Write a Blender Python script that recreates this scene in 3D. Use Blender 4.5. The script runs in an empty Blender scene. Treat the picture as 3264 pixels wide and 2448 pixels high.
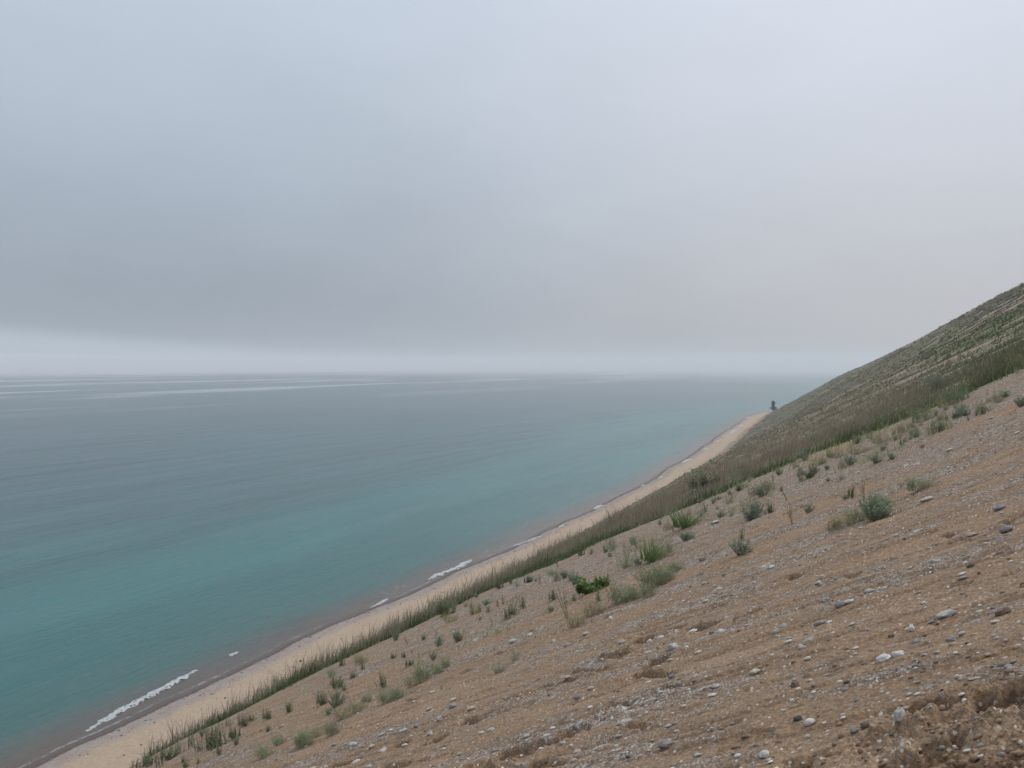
import bpy, math, random
import numpy as np
from mathutils import Vector, Matrix

# ------------------------------------------------------------------ noise
def _h(ix, iy, seed):
    ix = ix.astype(np.int64).astype(np.uint32); iy = iy.astype(np.int64).astype(np.uint32)
    h = ix * np.uint32(374761393) + iy * np.uint32(668265263) + np.uint32((seed * 2246822519) & 0xffffffff)
    h = (h ^ (h >> np.uint32(13))) * np.uint32(1274126177)
    h = h ^ (h >> np.uint32(16))
    return h
def perlin(x, y, seed=0):
    x = np.asarray(x, dtype=np.float64); y = np.asarray(y, dtype=np.float64)
    x0 = np.floor(x); y0 = np.floor(y); fx = x - x0; fy = y - y0
    u = fx*fx*fx*(fx*(fx*6-15)+10); v = fy*fy*fy*(fy*(fy*6-15)+10)
    def g(ix, iy, dx, dy):
        a = _h(ix, iy, seed).astype(np.float64) * (2*math.pi/4294967296.0)
        return np.cos(a)*dx + np.sin(a)*dy
    n00 = g(x0, y0, fx, fy); n10 = g(x0+1, y0, fx-1, fy)
    n01 = g(x0, y0+1, fx, fy-1); n11 = g(x0+1, y0+1, fx-1, fy-1)
    return ((n00*(1-u)+n10*u)*(1-v) + (n01*(1-u)+n11*u)*v) * 1.5
def fbm(x, y, octv=4, seed=0, gain=0.5):
    s = 0.0; a = 1.0; f = 1.0; t = 0.0
    for i in range(octv):
        s = s + a*perlin(np.asarray(x)*f + i*17.3, np.asarray(y)*f - i*9.1, seed+i*31); t += a; a *= gain; f *= 2.03
    return s/t
def sstep(a, b, x):
    t = np.clip((np.asarray(x, dtype=np.float64)-a)/(b-a), 0, 1); return t*t*(3-2*t)

# ------------------------------------------------------------------ camera (x = across the slope, +x uphill; y = along the shore)
EYE = 40.0
YAW = math.radians(24.4); PITCH = math.radians(-1.37)
PW, PH, FPX = 3264.0, 2448.0, 2716.5
def cam_axes():
    f = np.array([-math.sin(YAW)*math.cos(PITCH), math.cos(YAW)*math.cos(PITCH), math.sin(PITCH)])
    r = np.array([math.cos(YAW), math.sin(YAW), 0.0]); u = np.cross(r, f)
    return f, r, u
CF, CR, CU = cam_axes()
def project(p):
    p = np.asarray(p, dtype=np.float64) - np.array([0, 0, EYE])
    d = p @ CF
    return PW/2 + FPX*(p @ CR)/d, PH/2 - FPX*(p @ CU)/d, d

# ------------------------------------------------------------------ large form of the dune
_ps = np.array([-900, -160, -95, -80, -74, -69, -66, -60, -45, -30, -20, -18, -16, -12, -8, -4, 0, 10, 30, 60, 100, 130, 170, 260, 900.])
_pz = np.array([-52, -46, -41.4, -40, -39.15, -38.5, -37.9, -35.1, -26.9, -17.8, -11.6, -10.35, -9.2, -7.15, -5.3, -3.45, -1.65, 3.35, 13.9, 31.0, 53.0, 63.0, 68, 70, 72.])
_S = np.arange(-900, 900, 0.25); _Z = np.interp(_S, _ps, _pz)
_k = np.ones(11)/11.0; _Z[20:-20] = np.convolve(np.convolve(_Z, _k, 'same'), _k, 'same')[20:-20]
_at = np.array([-900, -50, 0, 60, 150, 250, 350, 450, 560, 640, 690, 740, 800, 900, 1100, 1400, 1700, 2200, 4500.])
_av = np.array([-30, 0, 0, -0.6, -2.2, -4, 2, 9, 17, 23, 24, 16, -2, -45, -40, 5, 18, -40, -200.])
_bt = np.array([-900, 0, 40, 70, 110, 150, 190, 230, 280, 360, 500, 700, 900, 1300, 4500.])
_bv = np.array([0, 0, 0, 0.6, 4.0, 9.5, 13.2, 14.8, 14, 7, 0, -1, -2, -2, -2.])
_T = np.arange(-900, 4500, 1.0)
_A = np.interp(_T, _at, _av); _B = np.interp(_T, _bt, _bv)
_k2 = np.hanning(31); _k2 /= _k2.sum()
_A[20:-20] = np.convolve(_A, _k2, 'same')[20:-20]; _B[20:-20] = np.convolve(_B, _k2, 'same')[20:-20]
def shore_shift(y):
    y = np.asarray(y, dtype=np.float64)
    s = np.interp(y, _T, _A)
    w = sstep(20, 60, np.abs(y)+10)
    return s + w*(1.3*perlin(y/38.0, 0*y+3.3, 5) + 0.55*perlin(y/11.0, 0*y+1.3, 6) + 0.2*perlin(y/4.0, 0*y+8.3, 7))
def base_z(x, y):
    """height above the lake of the dune without its small relief"""
    x = np.asarray(x, dtype=np.float64); y = np.asarray(y, dtype=np.float64)
    s0 = x + shore_shift(y)
    lo = -12 - 34*sstep(60, 260, y)
    up = np.clip((s0-lo)/(16-lo), 0, 1); up = up*up*(3-2*up)
    s = s0 + np.interp(y, _T, _B)*up
    z = EYE + np.interp(s, _S, _Z)
    r = np.hypot(x, y)
    far = sstep(25, 140, r)*sstep(-66, -50, s0)
    z = z + far*(1.3*fbm(x/60.0, y/34.0, 3, 11) + 0.55*fbm(x/18.0, y/7.0, 3, 13) + sstep(50, 120, r)*0.35*fbm(x/7.0, y/4.0, 3, 14))
    mid = sstep(9, 30, r)*sstep(-66, -55, s0)
    z = z + mid*0.10*fbm(x/5.0, y/1.6, 3, 17)
    return z
def shore_dist(x, y):
    return np.asarray(x) + shore_shift(y) + 80.0

def hit(px, py, tmax=3000.0):
    """where the ray through pixel (px, py) of the full photograph meets the ground or the lake"""
    d = CF + CR*((px-PW/2)/FPX) - CU*((py-PH/2)/FPX); d = d/np.linalg.norm(d)
    t = np.exp(np.linspace(math.log(1.5), math.log(tmax), 2600))
    X, Y, Zr = d[0]*t, d[1]*t, EYE + d[2]*t
    g = np.maximum(base_z(X, Y), 0.0) - Zr
    k = np.argmax(g > 0)
    if g[k] <= 0: return None
    a, b = t[max(k-1, 0)], t[k]
    for _ in range(2):
        tt = np.linspace(a, b, 33); g = np.maximum(base_z(d[0]*tt, d[1]*tt), 0.0) - (EYE + d[2]*tt)
        k = max(int(np.argmax(g > 0)), 1); a, b = tt[k-1], tt[k]
    return np.array([d[0]*b, d[1]*b, EYE + d[2]*b]), b*float(d @ CF)
# ------------------------------------------------------------------ helpers
SC = bpy.context.scene
COL = SC.collection
RNG = np.random.default_rng(7)
random.seed(7)
# picture windows used while measuring the photograph: name -> corner in full photograph pixels
WIN = dict(A=(2432, 880), B=(2432, 1500), C=(2432, 1824), D=(1700, 1500), E=(1600, 1824), F=(900, 1824), G=(200, 1824), H=(1900, 1200), I=(1200, 1500))
WK = 832/2212.0
def full(w, x, y): return WIN[w][0]+x*WK, WIN[w][1]+y*WK

def mesh_np(name, verts, faces, smooth=True, attrs=None, cols=None):
    me = bpy.data.meshes.new(name)
    verts = np.asarray(verts, dtype=np.float32); faces = np.asarray(faces, dtype=np.int32)
    nv, nf, k = len(verts), len(faces), faces.shape[1]
    me.vertices.add(nv); me.vertices.foreach_set('co', verts.ravel())
    me.loops.add(nf*k); me.loops.foreach_set('vertex_index', faces.ravel())
    me.polygons.add(nf); me.polygons.foreach_set('loop_start', np.arange(0, nf*k, k, dtype=np.int32))
    me.polygons.foreach_set('loop_total', np.full(nf, k, dtype=np.int32))
    me.polygons.foreach_set('use_smooth', np.full(nf, smooth, dtype=bool))
    me.update(calc_edges=True)
    for an, av in (attrs or {}).items():
        a = me.attributes.new(an, 'FLOAT', 'POINT'); a.data.foreach_set('value', np.asarray(av, dtype=np.float32))
    for an, av in (cols or {}).items():
        a = me.attributes.new(an, 'FLOAT_COLOR', 'POINT')
        c = np.ones((nv, 4), dtype=np.float32); c[:, :3] = av; a.data.foreach_set('color', c.ravel())
    return me
def link(name, me, mat=None, parent=None):
    o = bpy.data.objects.new(name, me); COL.objects.link(o)
    if mat is not None and me is not None and len(me.materials) == 0: me.materials.append(mat)
    if parent is not None: o.parent = parent
    return o
def tag(o, label=None, cat=None, group=None, kind=None):
    if label: o['label'] = label
    if cat: o['category'] = cat
    if group: o['group'] = group
    if kind: o['kind'] = kind
    return o

# ------------------------------------------------------------------ node helpers
class NT:
    def __init__(s, name):
        s.m = bpy.data.materials.new(name); s.m.use_nodes = True; s.t = s.m.node_tree; s.t.nodes.clear()
        s.out = s.n('ShaderNodeOutputMaterial'); s.b = s.n('ShaderNodeBsdfPrincipled')
        s.t.links.new(s.b.outputs[0], s.out.inputs[0]); s.pos = None
    def n(s, ty, **kw):
        x = s.t.nodes.new(ty)
        for k, v in kw.items(): setattr(x, k, v)
        return x
    def put(s, sock, v):
        if isinstance(v, bpy.types.NodeSocket): s.t.links.new(v, sock)
        elif v is not None:
            if isinstance(v, (tuple, list)) and sock.type == 'RGBA' and len(v) == 3: v = (*v, 1)
            sock.default_value = v
    def P(s):
        if s.pos is None: s.pos = s.n('ShaderNodeNewGeometry').outputs['Position']
        return s.pos
    def vec(s, sc, src=None, add=(0, 0, 0)):
        x = s.n('ShaderNodeVectorMath', operation='MULTIPLY_ADD'); s.put(x.inputs[0], src if src is not None else s.P())
        x.inputs[1].default_value = sc; x.inputs[2].default_value = add; return x.outputs[0]
    def noise(s, scale, detail=3, rough=0.5, vec=None, dist=0.0):
        x = s.n('ShaderNodeTexNoise'); s.put(x.inputs['Vector'], vec if vec is not None else s.P())
        x.inputs['Scale'].default_value = scale; x.inputs['Detail'].default_value = detail
        x.inputs['Roughness'].default_value = rough; x.inputs['Distortion'].default_value = dist; return x.outputs[0]
    def voro(s, scale, vec=None, feat='F1', out='Distance', rnd=1.0):
        x = s.n('ShaderNodeTexVoronoi', feature=feat); s.put(x.inputs['Vector'], vec if vec is not None else s.P())
        x.inputs['Scale'].default_value = scale; x.inputs['Randomness'].default_value = rnd; return x.outputs[out]
    def math(s, op, a, b=0.0, c=0.0, clamp=False):
        x = s.n('ShaderNodeMath', operation=op, use_clamp=clamp)
        for i, v in enumerate((a, b, c)): s.put(x.inputs[i], v)
        return x.outputs[0]
    def rng(s, v, a, b, c=0.0, d=1.0, smooth=True):
        x = s.n('ShaderNodeMapRange', interpolation_type='SMOOTHSTEP' if smooth else 'LINEAR')
        for i, q in enumerate((v, a, b, c, d)): s.put(x.inputs[i], q)
        return x.outputs[0]
    def mix(s, f, a, b, mode='MIX'):
        x = s.n('ShaderNodeMix', data_type='RGBA', blend_type=mode)
        s.put(x.inputs[0], f); s.put(x.inputs[6], a); s.put(x.inputs[7], b); return x.outputs[2]
    def ramp(s, f, stops, interp='LINEAR'):
        x = s.n('ShaderNodeValToRGB'); s.put(x.inputs[0], f); cr = x.color_ramp; cr.interpolation = interp
        while len(cr.elements) < len(stops): cr.elements.new(0.5)
        for e, (p, c) in zip(cr.elements, stops): e.position = p; e.color = (*c, 1) if len(c) == 3 else c
        return x.outputs[0]
    def attr(s, name, out='Fac'):
        return s.n('ShaderNodeAttribute', attribute_name=name).outputs[out]
    def bump(s, h, dist, strength=1.0, normal=None):
        x = s.n('ShaderNodeBump'); x.inputs['Strength'].default_value = strength; x.inputs['Distance'].default_value = dist
        s.put(x.inputs['Height'], h)
        if normal is not None: s.put(x.inputs['Normal'], normal)
        return x.outputs[0]
    def fin(s, col, rough=0.9, normal=None, spec=0.2):
        s.put(s.b.inputs['Base Color'], col); s.put(s.b.inputs['Roughness'], rough)
        s.b.inputs['Specular IOR Level'].default_value = spec
        if normal is not None: s.put(s.b.inputs['Normal'], normal)
        return s.m

# ------------------------------------------------------------------ ground material
def mat_ground():
    s = NT('ground_material')
    grav = s.attr('gravel'); moist = s.attr('moist'); sd = s.attr('shore'); veg = s.attr('veg'); vc = s.attr('vegcol', 'Color')
    n1 = s.noise(0.55, 4, 0.6); n2 = s.noise(5.0, 5, 0.65); n3 = s.noise(45.0, 3, 0.7); n4 = s.noise(160.0, 2, 0.6)
    streak = s.noise(1.0, 4, 0.6, s.vec((0.35, 2.4, 0.35)))
    sand = s.ramp(streak, [(0.30, (0.270, 0.178, 0.108)), (0.5, (0.302, 0.212, 0.138)), (0.72, (0.360, 0.262, 0.178))])
    sand = s.mix(s.rng(n1, 0.4, 0.7, 0, 0.55), sand, (0.325, 0.207, 0.120))
    sand = s.mix(s.math('MULTIPLY', s.rng(n2, 0.35, 0.75), 0.45), sand, (0.225, 0.162, 0.110))
    grit = s.mix(s.rng(n3, 0.38, 0.66), (0.62, 0.60, 0.57), (1.30, 1.28, 1.25))
    sand = s.mix(0.8, sand, grit, 'MULTIPLY')
    sand = s.mix(s.math('MULTIPLY', moist, 0.9), sand, s.mix(1.0, sand, (0.52, 0.45, 0.40), 'MULTIPLY'))
    # gravel: cells of three sizes coloured one by one
    def cells(sc):
        c = s.voro(sc, out='Color'); sep = s.n('ShaderNodeSeparateColor'); s.put(sep.inputs[0], c)
        return s.ramp(sep.outputs[0], [(0.0, (0.16, 0.122, 0.092)), (0.25, (0.29, 0.222, 0.168)), (0.5, (0.38, 0.288, 0.210)), (0.75, (0.43, 0.365, 0.295)), (0.93, (0.50, 0.475, 0.43)), (1.0, (0.64, 0.62, 0.58))]), s.voro(sc)
    g1, d1 = cells(58.0); g2, d2 = cells(24.0); g3, d3 = cells(9.0)
    g = s.mix(s.rng(s.noise(14.0), 0.42, 0.56), g1, g2); g = s.mix(s.rng(s.noise(5.0), 0.56, 0.66), g, g3)
    g = s.mix(1.0, g, s.mix(s.rng(s.math('ADD', d1, s.math('MULTIPLY', n4, 0.2)), 0.35, 0.8), (1, 1, 1), (0.55, 0.5, 0.46)), 'MULTIPLY')
    cover = s.math('ADD', grav, s.math('MULTIPLY', s.math('SUBTRACT', n2, 0.5), 0.9))
    cover = s.math('ADD', cover, s.math('MULTIPLY', s.math('SUBTRACT', n3, 0.5), 0.7))
    col = s.mix(s.rng(cover, 0.3, 0.72), sand, g)
    # lone pale and dark grains
    sp = s.voro(34.0, out='Color'); sep = s.n('ShaderNodeSeparateColor'); s.put(sep.inputs[0], sp)
    spd = s.voro(34.0)
    dot = s.math('MULTIPLY', s.rng(spd, 0.42, 0.30), s.rng(sep.outputs[0], 0.80, 0.82))
    col = s.mix(s.math('MULTIPLY', dot, 0.85), col, s.ramp(sep.outputs[1], [(0.0, (0.10, 0.085, 0.075)), (0.3, (0.30, 0.27, 0.24)), (0.6, (0.45, 0.42, 0.37)), (1.0, (0.62, 0.6, 0.56))]))
    # plant litter and low growth between the blades
    vn = s.noise(1.0, 5, 0.75, s.vec((1.2, 4.0, 1.2)))
    vcol = s.mix(s.rng(vn, 0.35, 0.68), s.mix(1.0, vc, (0.52, 0.56, 0.48), 'MULTIPLY'), s.mix(1.0, vc, (0.98, 1.0, 0.92), 'MULTIPLY'))
    vf = s.math('ADD', veg, s.math('MULTIPLY', s.math('SUBTRACT', vn, 0.5), 1.0))
    col = s.mix(s.rng(vf, 0.30, 0.62), col, vcol)
    # beach: wet pebbles at the water, grey gravel, tan sand with wrack
    w1 = s.noise(0.35, 4, 0.6); w2 = s.noise(2.6, 4, 0.65); q = s.math('ADD', sd, s.math('MULTIPLY', s.math('SUBTRACT', w1, 0.5), 3.2))
    q = s.math('ADD', q, s.math('MULTIPLY', s.math('SUBTRACT', w2, 0.5), 1.4))
    tan = s.mix(s.rng(w2, 0.3, 0.7), (0.345, 0.265, 0.188), (0.420, 0.332, 0.245))
    tan = s.mix(s.rng(w1, 0.35, 0.75, 0, 0.5), tan, (0.36, 0.262, 0.178))
    wr = s.noise(1.0, 4, 0.75, s.vec((3.2, 0.9, 1)))
    tan = s.mix(s.rng(wr, 0.66, 0.72, 0, 0.8), tan, (0.14, 0.095, 0.06))
    fp = s.noise(2.2, 3, 0.8); tan = s.mix(s.rng(fp, 0.54, 0.64, 0, 0.5), tan, (0.24, 0.17, 0.11))
    gb = s.mix(s.rng(s.noise(9.0, 4, 0.8), 0.35, 0.65), (0.195, 0.165, 0.148), (0.37, 0.335, 0.31))
    gb = s.mix(s.rng(s.noise(0.8, 3), 0.4, 0.65, 0, 0.6), gb, (0.27, 0.20, 0.15))
    wet = s.mix(s.rng(s.noise(6.0, 4, 0.8), 0.35, 0.65), (0.060, 0.043, 0.034), (0.115, 0.083, 0.066))
    beach = s.mix(s.rng(q, 3.2, 5.6), gb, tan)
    beach = s.mix(s.rng(s.math('ADD', sd, s.math('MULTIPLY', s.math('SUBTRACT', w2, 0.5), 1.6)), 1.3, 1.9), wet, beach)
    col = s.mix(s.rng(s.math('ADD', sd, s.math('MULTIPLY', s.math('SUBTRACT', w2, 0.5), 2.5)), 12.2, 14.6), beach, col)
    h = s.math('ADD', s.math('MULTIPLY', n3, 0.6), s.math('MULTIPLY', n4, 0.35))
    h = s.math('ADD', h, s.math('MULTIPLY', s.math('SUBTRACT', 1.0, d1), s.math('MULTIPLY', s.rng(cover, 0.3, 0.7), 0.7)))
    h = s.math('ADD', h, s.math('MULTIPLY', n2, 1.2))
    rough = s.rng(sd, 0.6, 1.6, 0.35, 0.95)
    return s.fin(col, rough, s.bump(h, 0.016, 0.9), 0.25)

# ------------------------------------------------------------------ ground detail masks
def seg_q(x, y, a, b):
    """signed distance across and parameter along the segment a-b (both in plan)"""
    d = b-a; L = math.hypot(*d); d = d/L; n = np.array([-d[1], d[0]])
    if n[1] > 0: n = -n
    px, py = x-a[0], y-a[1]
    return (px*d[0]+py*d[1])/L, px*n[0]+py*n[1], L      # along 0..1, across (+ towards the viewer)
SLUMPS = [  # window, x0,y0, x1,y1, reach towards the viewer (m), depth (m), roughness (m)
    ('C', 1230, 1075, 1480, 985, 0.30, 0.055, 0.030), ('C', 1460, 1000, 1800, 990, 0.34, 0.080, 0.030), ('C', 1800, 1010, 2230, 900, 0.36, 0.085, 0.028),
    ('C', 1000, 1560, 1700, 1400, 0.30, 0.030, 0.034), ('C', 1650, 1330, 1790, 1350, 0.10, 0.075, 0.02), ('C', 1330, 1430, 1530, 1390, 0.14, 0.050, 0.02),
    ('C', 500, 1530, 690, 1500, 0.10, 0.040, 0.01), ('C', 200, 1620, 420, 1560, 0.22, 0.035, 0.03), ('C', 1560, 1620, 2230, 1500, 0.30, 0.03, 0.034),
    ('E', 20, 1075, 330, 985, 0.20, 0.060, 0.022), ('E', 330, 960, 640, 890, 0.20, 0.070, 0.022), ('E', 850, 690, 1120, 650, 0.22, 0.045, 0.015),
    ('E', 620, 815, 930, 785, 0.18, 0.045, 0.02), ('E', 1280, 740, 1430, 700, 0.30, 0.080, 0.02), ('E', 900, 1140, 1150, 1085, 0.18, 0.065, 0.015),
    ('E', 1200, 830, 1500, 820, 0.18, 0.05, 0.02), ('E', 1600, 430, 1880, 390, 0.34, 0.065, 0.012), ('E', 1140, 560, 1310, 520, 0.28, 0.065, 0.015),
    ('E', 0, 1480, 430, 1390, 0.40, 0.055, 0.032), ('E', 400, 1400, 700, 1280, 0.34, 0.050, 0.032), ('E', 850, 1110, 980, 1060, 0.12, 0.035, 0.015),
    ('E', 1350, 470, 1560, 430, 0.14, 0.035, 0.01), ('E', 1640, 340, 1800, 270, 0.18, 0.045, 0.012), ('E', 1350, 960, 1640, 930, 0.16, 0.040, 0.02),
    ('E', 1960, 390, 2180, 310, 0.2, 0.05, 0.015), ('E', 1080, 1275, 1280, 1260, 0.10, 0.03, 0.01), ('E', 270, 1580, 620, 1530, 0.25, 0.035, 0.03),
    ('B', 1010, 752, 1120, 732, 0.10, 0.045, 0.006), ('B', 1540, 512, 1690, 490, 0.14, 0.05, 0.006), ('B', 1830, 575, 1965, 552, 0.10, 0.04, 0.006),
    ('B', 840, 785, 945, 745, 0.14, 0.05, 0.01), ('B', 1300, 675, 1450, 605, 0.12, 0.05, 0.01), ('B', 240, 885, 350, 868, 0.16, 0.05, 0.015),
    ('B', 690, 885, 870, 850, 0.18, 0.05, 0.015), ('B', 1640, 560, 1740, 550, 0.08, 0.03, 0.004), ('B', 1120, 165, 1160, 110, 0.1, 0.04, 0.01),
    ('B', 300, 305, 515, 248, 0.14, 0.05, 0.006), ('B', 590, 203, 660, 190, 0.08, 0.03, 0.004), ('B', 440, 730, 640, 700, 0.08, 0.03, 0.01),
    ('B', 1600, 950, 1800, 900, 0.1, 0.03, 0.01), ('B', 2000, 420, 2220, 330, 0.22, 0.05, 0.02), ('B', 1500, 600, 1640, 585, 0.1, 0.035, 0.01),
    ('F', 975, 1435, 1110, 1405, 0.2, 0.055, 0.012), ('F', 1180, 1440, 1410, 1370, 0.24, 0.065, 0.02), ('F', 1550, 1240, 1760, 1190, 0.3, 0.055, 0.015),
    ('F', 1060, 1080, 1210, 1045, 0.22, 0.05, 0.01), ('F', 1520, 835, 1650, 805, 0.3, 0.055, 0.02), ('F', 1800, 690, 1900, 660, 0.16, 0.05, 0.01),
    ('F', 1330, 1330, 1520, 1270, 0.16, 0.05, 0.015), ('F', 1200, 690, 1350, 640, 0.12, 0.05, 0.006), ('F', 1920, 630, 2080, 590, 0.2, 0.05, 0.01),
    ('F', 880, 1620, 1100, 1580, 0.2, 0.04, 0.02), ('F', 440, 1600, 660, 1560, 0.2, 0.04, 0.02), ('F', 1560, 1640, 1800, 1540, 0.3, 0.045, 0.03),
    ('D', 790, 875, 1000, 800, 0.14, 0.06, 0.006), ('D', 1230, 785, 1600, 672, 0.12, 0.05, 0.006), ('D', 1230, 605, 1400, 560, 0.16, 0.05, 0.006),
    ('D', 420, 1060, 560, 1000, 0.2, 0.06, 0.006), ('D', 290, 1340, 400, 1290, 0.16, 0.05, 0.006), ('D', 1760, 415, 1900, 365, 0.2, 0.06, 0.006),
]
_sl = []
for w, x0, y0, x1, y1, R, dep, rg in SLUMPS:
    a = hit(*full(w, x0, y0)); b = hit(*full(w, x1, y1))
    if a is None or b is None or abs(a[1]-b[1]) > 8: continue
    _sl.append((a[0][:2], b[0][:2], R, dep, rg))
def relief(x, y):
    """small relief near the viewer: returns (height offset, moist subsurface sand mask)"""
    x = np.asarray(x, dtype=np.float64); y = np.asarray(y, dtype=np.float64)
    r = np.hypot(x, y); near = 1-sstep(24, 45, r)
    h = near*(0.055*fbm(x*0.45, y*1.5, 3, 101) + 0.022*fbm(x*2.0, y*6.0, 3, 103))
    fine = 1-sstep(9, 20, r)
    h = h + fine*(0.007*fbm(x*16, y*22, 3, 105))
    vf = 1-sstep(4.5, 8, r)
    h = h + vf*0.0015*fbm(x*50, y*50, 2, 107)
    # broken shallow steps left by the slope creeping
    cr = fbm(x*0.8+0.4*fbm(x*3, y*3, 2, 111), y*5.5, 3, 109)
    h = h - near*0.016*sstep(0.16, 0.22, cr)
    m = near*0.35*sstep(0.13, 0.22, cr)*(1-sstep(0.24, 0.42, cr))
    wob = 0.10*fbm(x*4, y*4, 3, 121)+0.04*fbm(x*14, y*14, 2, 123)
    for a, b, R, dep, rg in _sl:
        k = (np.abs(x-(a[0]+b[0])/2) < 3) & (np.abs(y-(a[1]+b[1])/2) < 3)
        if not k.any(): continue
        xx, yy = x[k], y[k]
        t, q, L = seg_q(xx, yy, a, b); q = q + wob[k]*min(1, R*3)
        e = sstep(-0.15, 0.12, t)*(1-sstep(0.88, 1.15, t))
        p = sstep(-0.012, 0.03, q)*(1-sstep(0.25*R, R, q))
        mound = sstep(0.7*R, 1.0*R, q)*(1-sstep(1.0*R, 1.6*R, q))
        cl = np.abs(fbm(xx*9, yy*9, 3, 131))
        lump = rg*(2.2*cl-0.35 + 0.35*fbm(xx*30, yy*30, 2, 133))*sstep(-0.02, 0.05, q)*(1-sstep(0.9*R, 1.8*R, q))
        h[k] += e*(-1.25*dep*p + 0.3*dep*mound + lump)
        m[k] = np.maximum(m[k], e*sstep(-0.01, 0.03, q)*(1-sstep(0.35*R, 0.9*R, q)))
    # churned trampled sand at the lower right corner of the view
    return h, m
c0 = hit(*full('C', 1500, 1500))[0]; c1 = hit(*full('C', 2200, 1150))[0]
def churn(x, y):
    t, q, L = seg_q(x, y, c0[:2], c1[:2])
    w = (1-sstep(0.30, 0.62, np.abs(q-0.10)+0.2*fbm(x*3, y*3, 2, 141)))*sstep(-0.9, -0.3, t)
    a = fbm(x*7+3, y*7, 3, 143); b = np.abs(fbm(x*15, y*15, 3, 145)); c = fbm(x*42, y*42, 2, 147)
    return w*(0.035*a + 0.055*b + 0.004*c), w*sstep(0.05, 0.45, -a)*0.55

# ------------------------------------------------------------------ vegetation zones, in plan
def veg_edge(x): return np.interp(x, [-40, -18, -15, -11.5, -7.6, -3.2, 1, 3.6, 12, 40], [13, 17, 19.5, 24.5, 26.5, 31, 30, 31, 28, 24])
def veg_zone(x, y):
    """cover 0..1 and colour of the plants that clothe the slope"""
    s0 = x + shore_shift(y)
    e = veg_edge(x)
    n = fbm(x*0.25, y*0.9, 3, 201); n2 = fbm(x*0.05, y*0.16, 4, 203); n3 = fbm(x*0.012, y*0.035, 3, 205)
    d = y-e + 3.2*n + 1.3*fbm(x*0.9, y*1.6, 2, 211)
    v = sstep(-0.4, 1.2, d)
    # bare gaps further on
    v = v*(1-0.72*sstep(0.17, 0.28, 0.8*n2+0.4*fbm(x*0.09, y*0.11, 3, 231))*sstep(3, 12, d))
    v = v*(1-0.8*sstep(0.10, 0.22, fbm(x*0.10+5, y*0.45, 3, 207))*sstep(-5, 3, x)*sstep(2, 5, d))
    r = np.hypot(x, y)
    hi = s0
    v = v*(1-0.85*sstep(21, 27, hi+5*n2)*sstep(120, 175, y)*(1-0.5*sstep(0.05, 0.2, n)))
    v = v*(1-0.95*sstep(34, 50, hi+14*n3)*sstep(100, 250, y))
    v = v*sstep(-66, -62, s0+1.5*n)
    v = v*sstep(-63.5, -60.5, s0 + 3*n)*0.97
    band = (1-sstep(0.5, 3.2, d))
    tan = np.array([0.285, 0.242, 0.180]); tan2 = np.array([0.225, 0.212, 0.135]); grn = np.array([0.100, 0.132, 0.052]); ol = np.array([0.165, 0.178, 0.080]); gr = np.array([0.175, 0.148, 0.118]); sg = np.array([0.22, 0.23, 0.165])
    w = sstep(-2, 7, x+4*n)*(1-sstep(120, 190, y))*0.9
    c = tan[None]*(1-w[:, None]) + (0.6*grn+0.4*ol)[None]*w[:, None]
    k = sstep(0.0, 0.35, n)[:, None]*0.5*sstep(0, 1, d)[:, None]
    c = c*(1-k) + tan2*k
    f = sstep(60, 200, y)[:, None]
    far = gr[None]*(1-sstep(-0.1, 0.25, n2)[:, None]) + ol[None]*sstep(-0.1, 0.25, n2)[:, None]
    far = far*(1-0.3*sstep(0.05, 0.3, n3)[:, None]) + sg*0.3*sstep(0.05, 0.3, n3)[:, None]
    c = c*(1-0.75*f) + far*0.75*f
    c = c*(1-band[:, None]) + grn*band[:, None]
    scr = (sstep(5, 11, hi+3*n2)*(1-sstep(20, 25, hi+3*n2))*sstep(90, 130, y)*(0.45+0.55*sstep(-0.15, 0.1, n)))[:, None]
    c = c*(1-0.85*scr) + np.array([0.105, 0.088, 0.068])*0.85*scr
    low = (sstep(150, 300, y)*sstep(-0.1, 0.2, fbm(x*0.04, y*0.05, 3, 221)))[:, None]
    c = c*(1-0.3*low)
    return v, c, d

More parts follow.
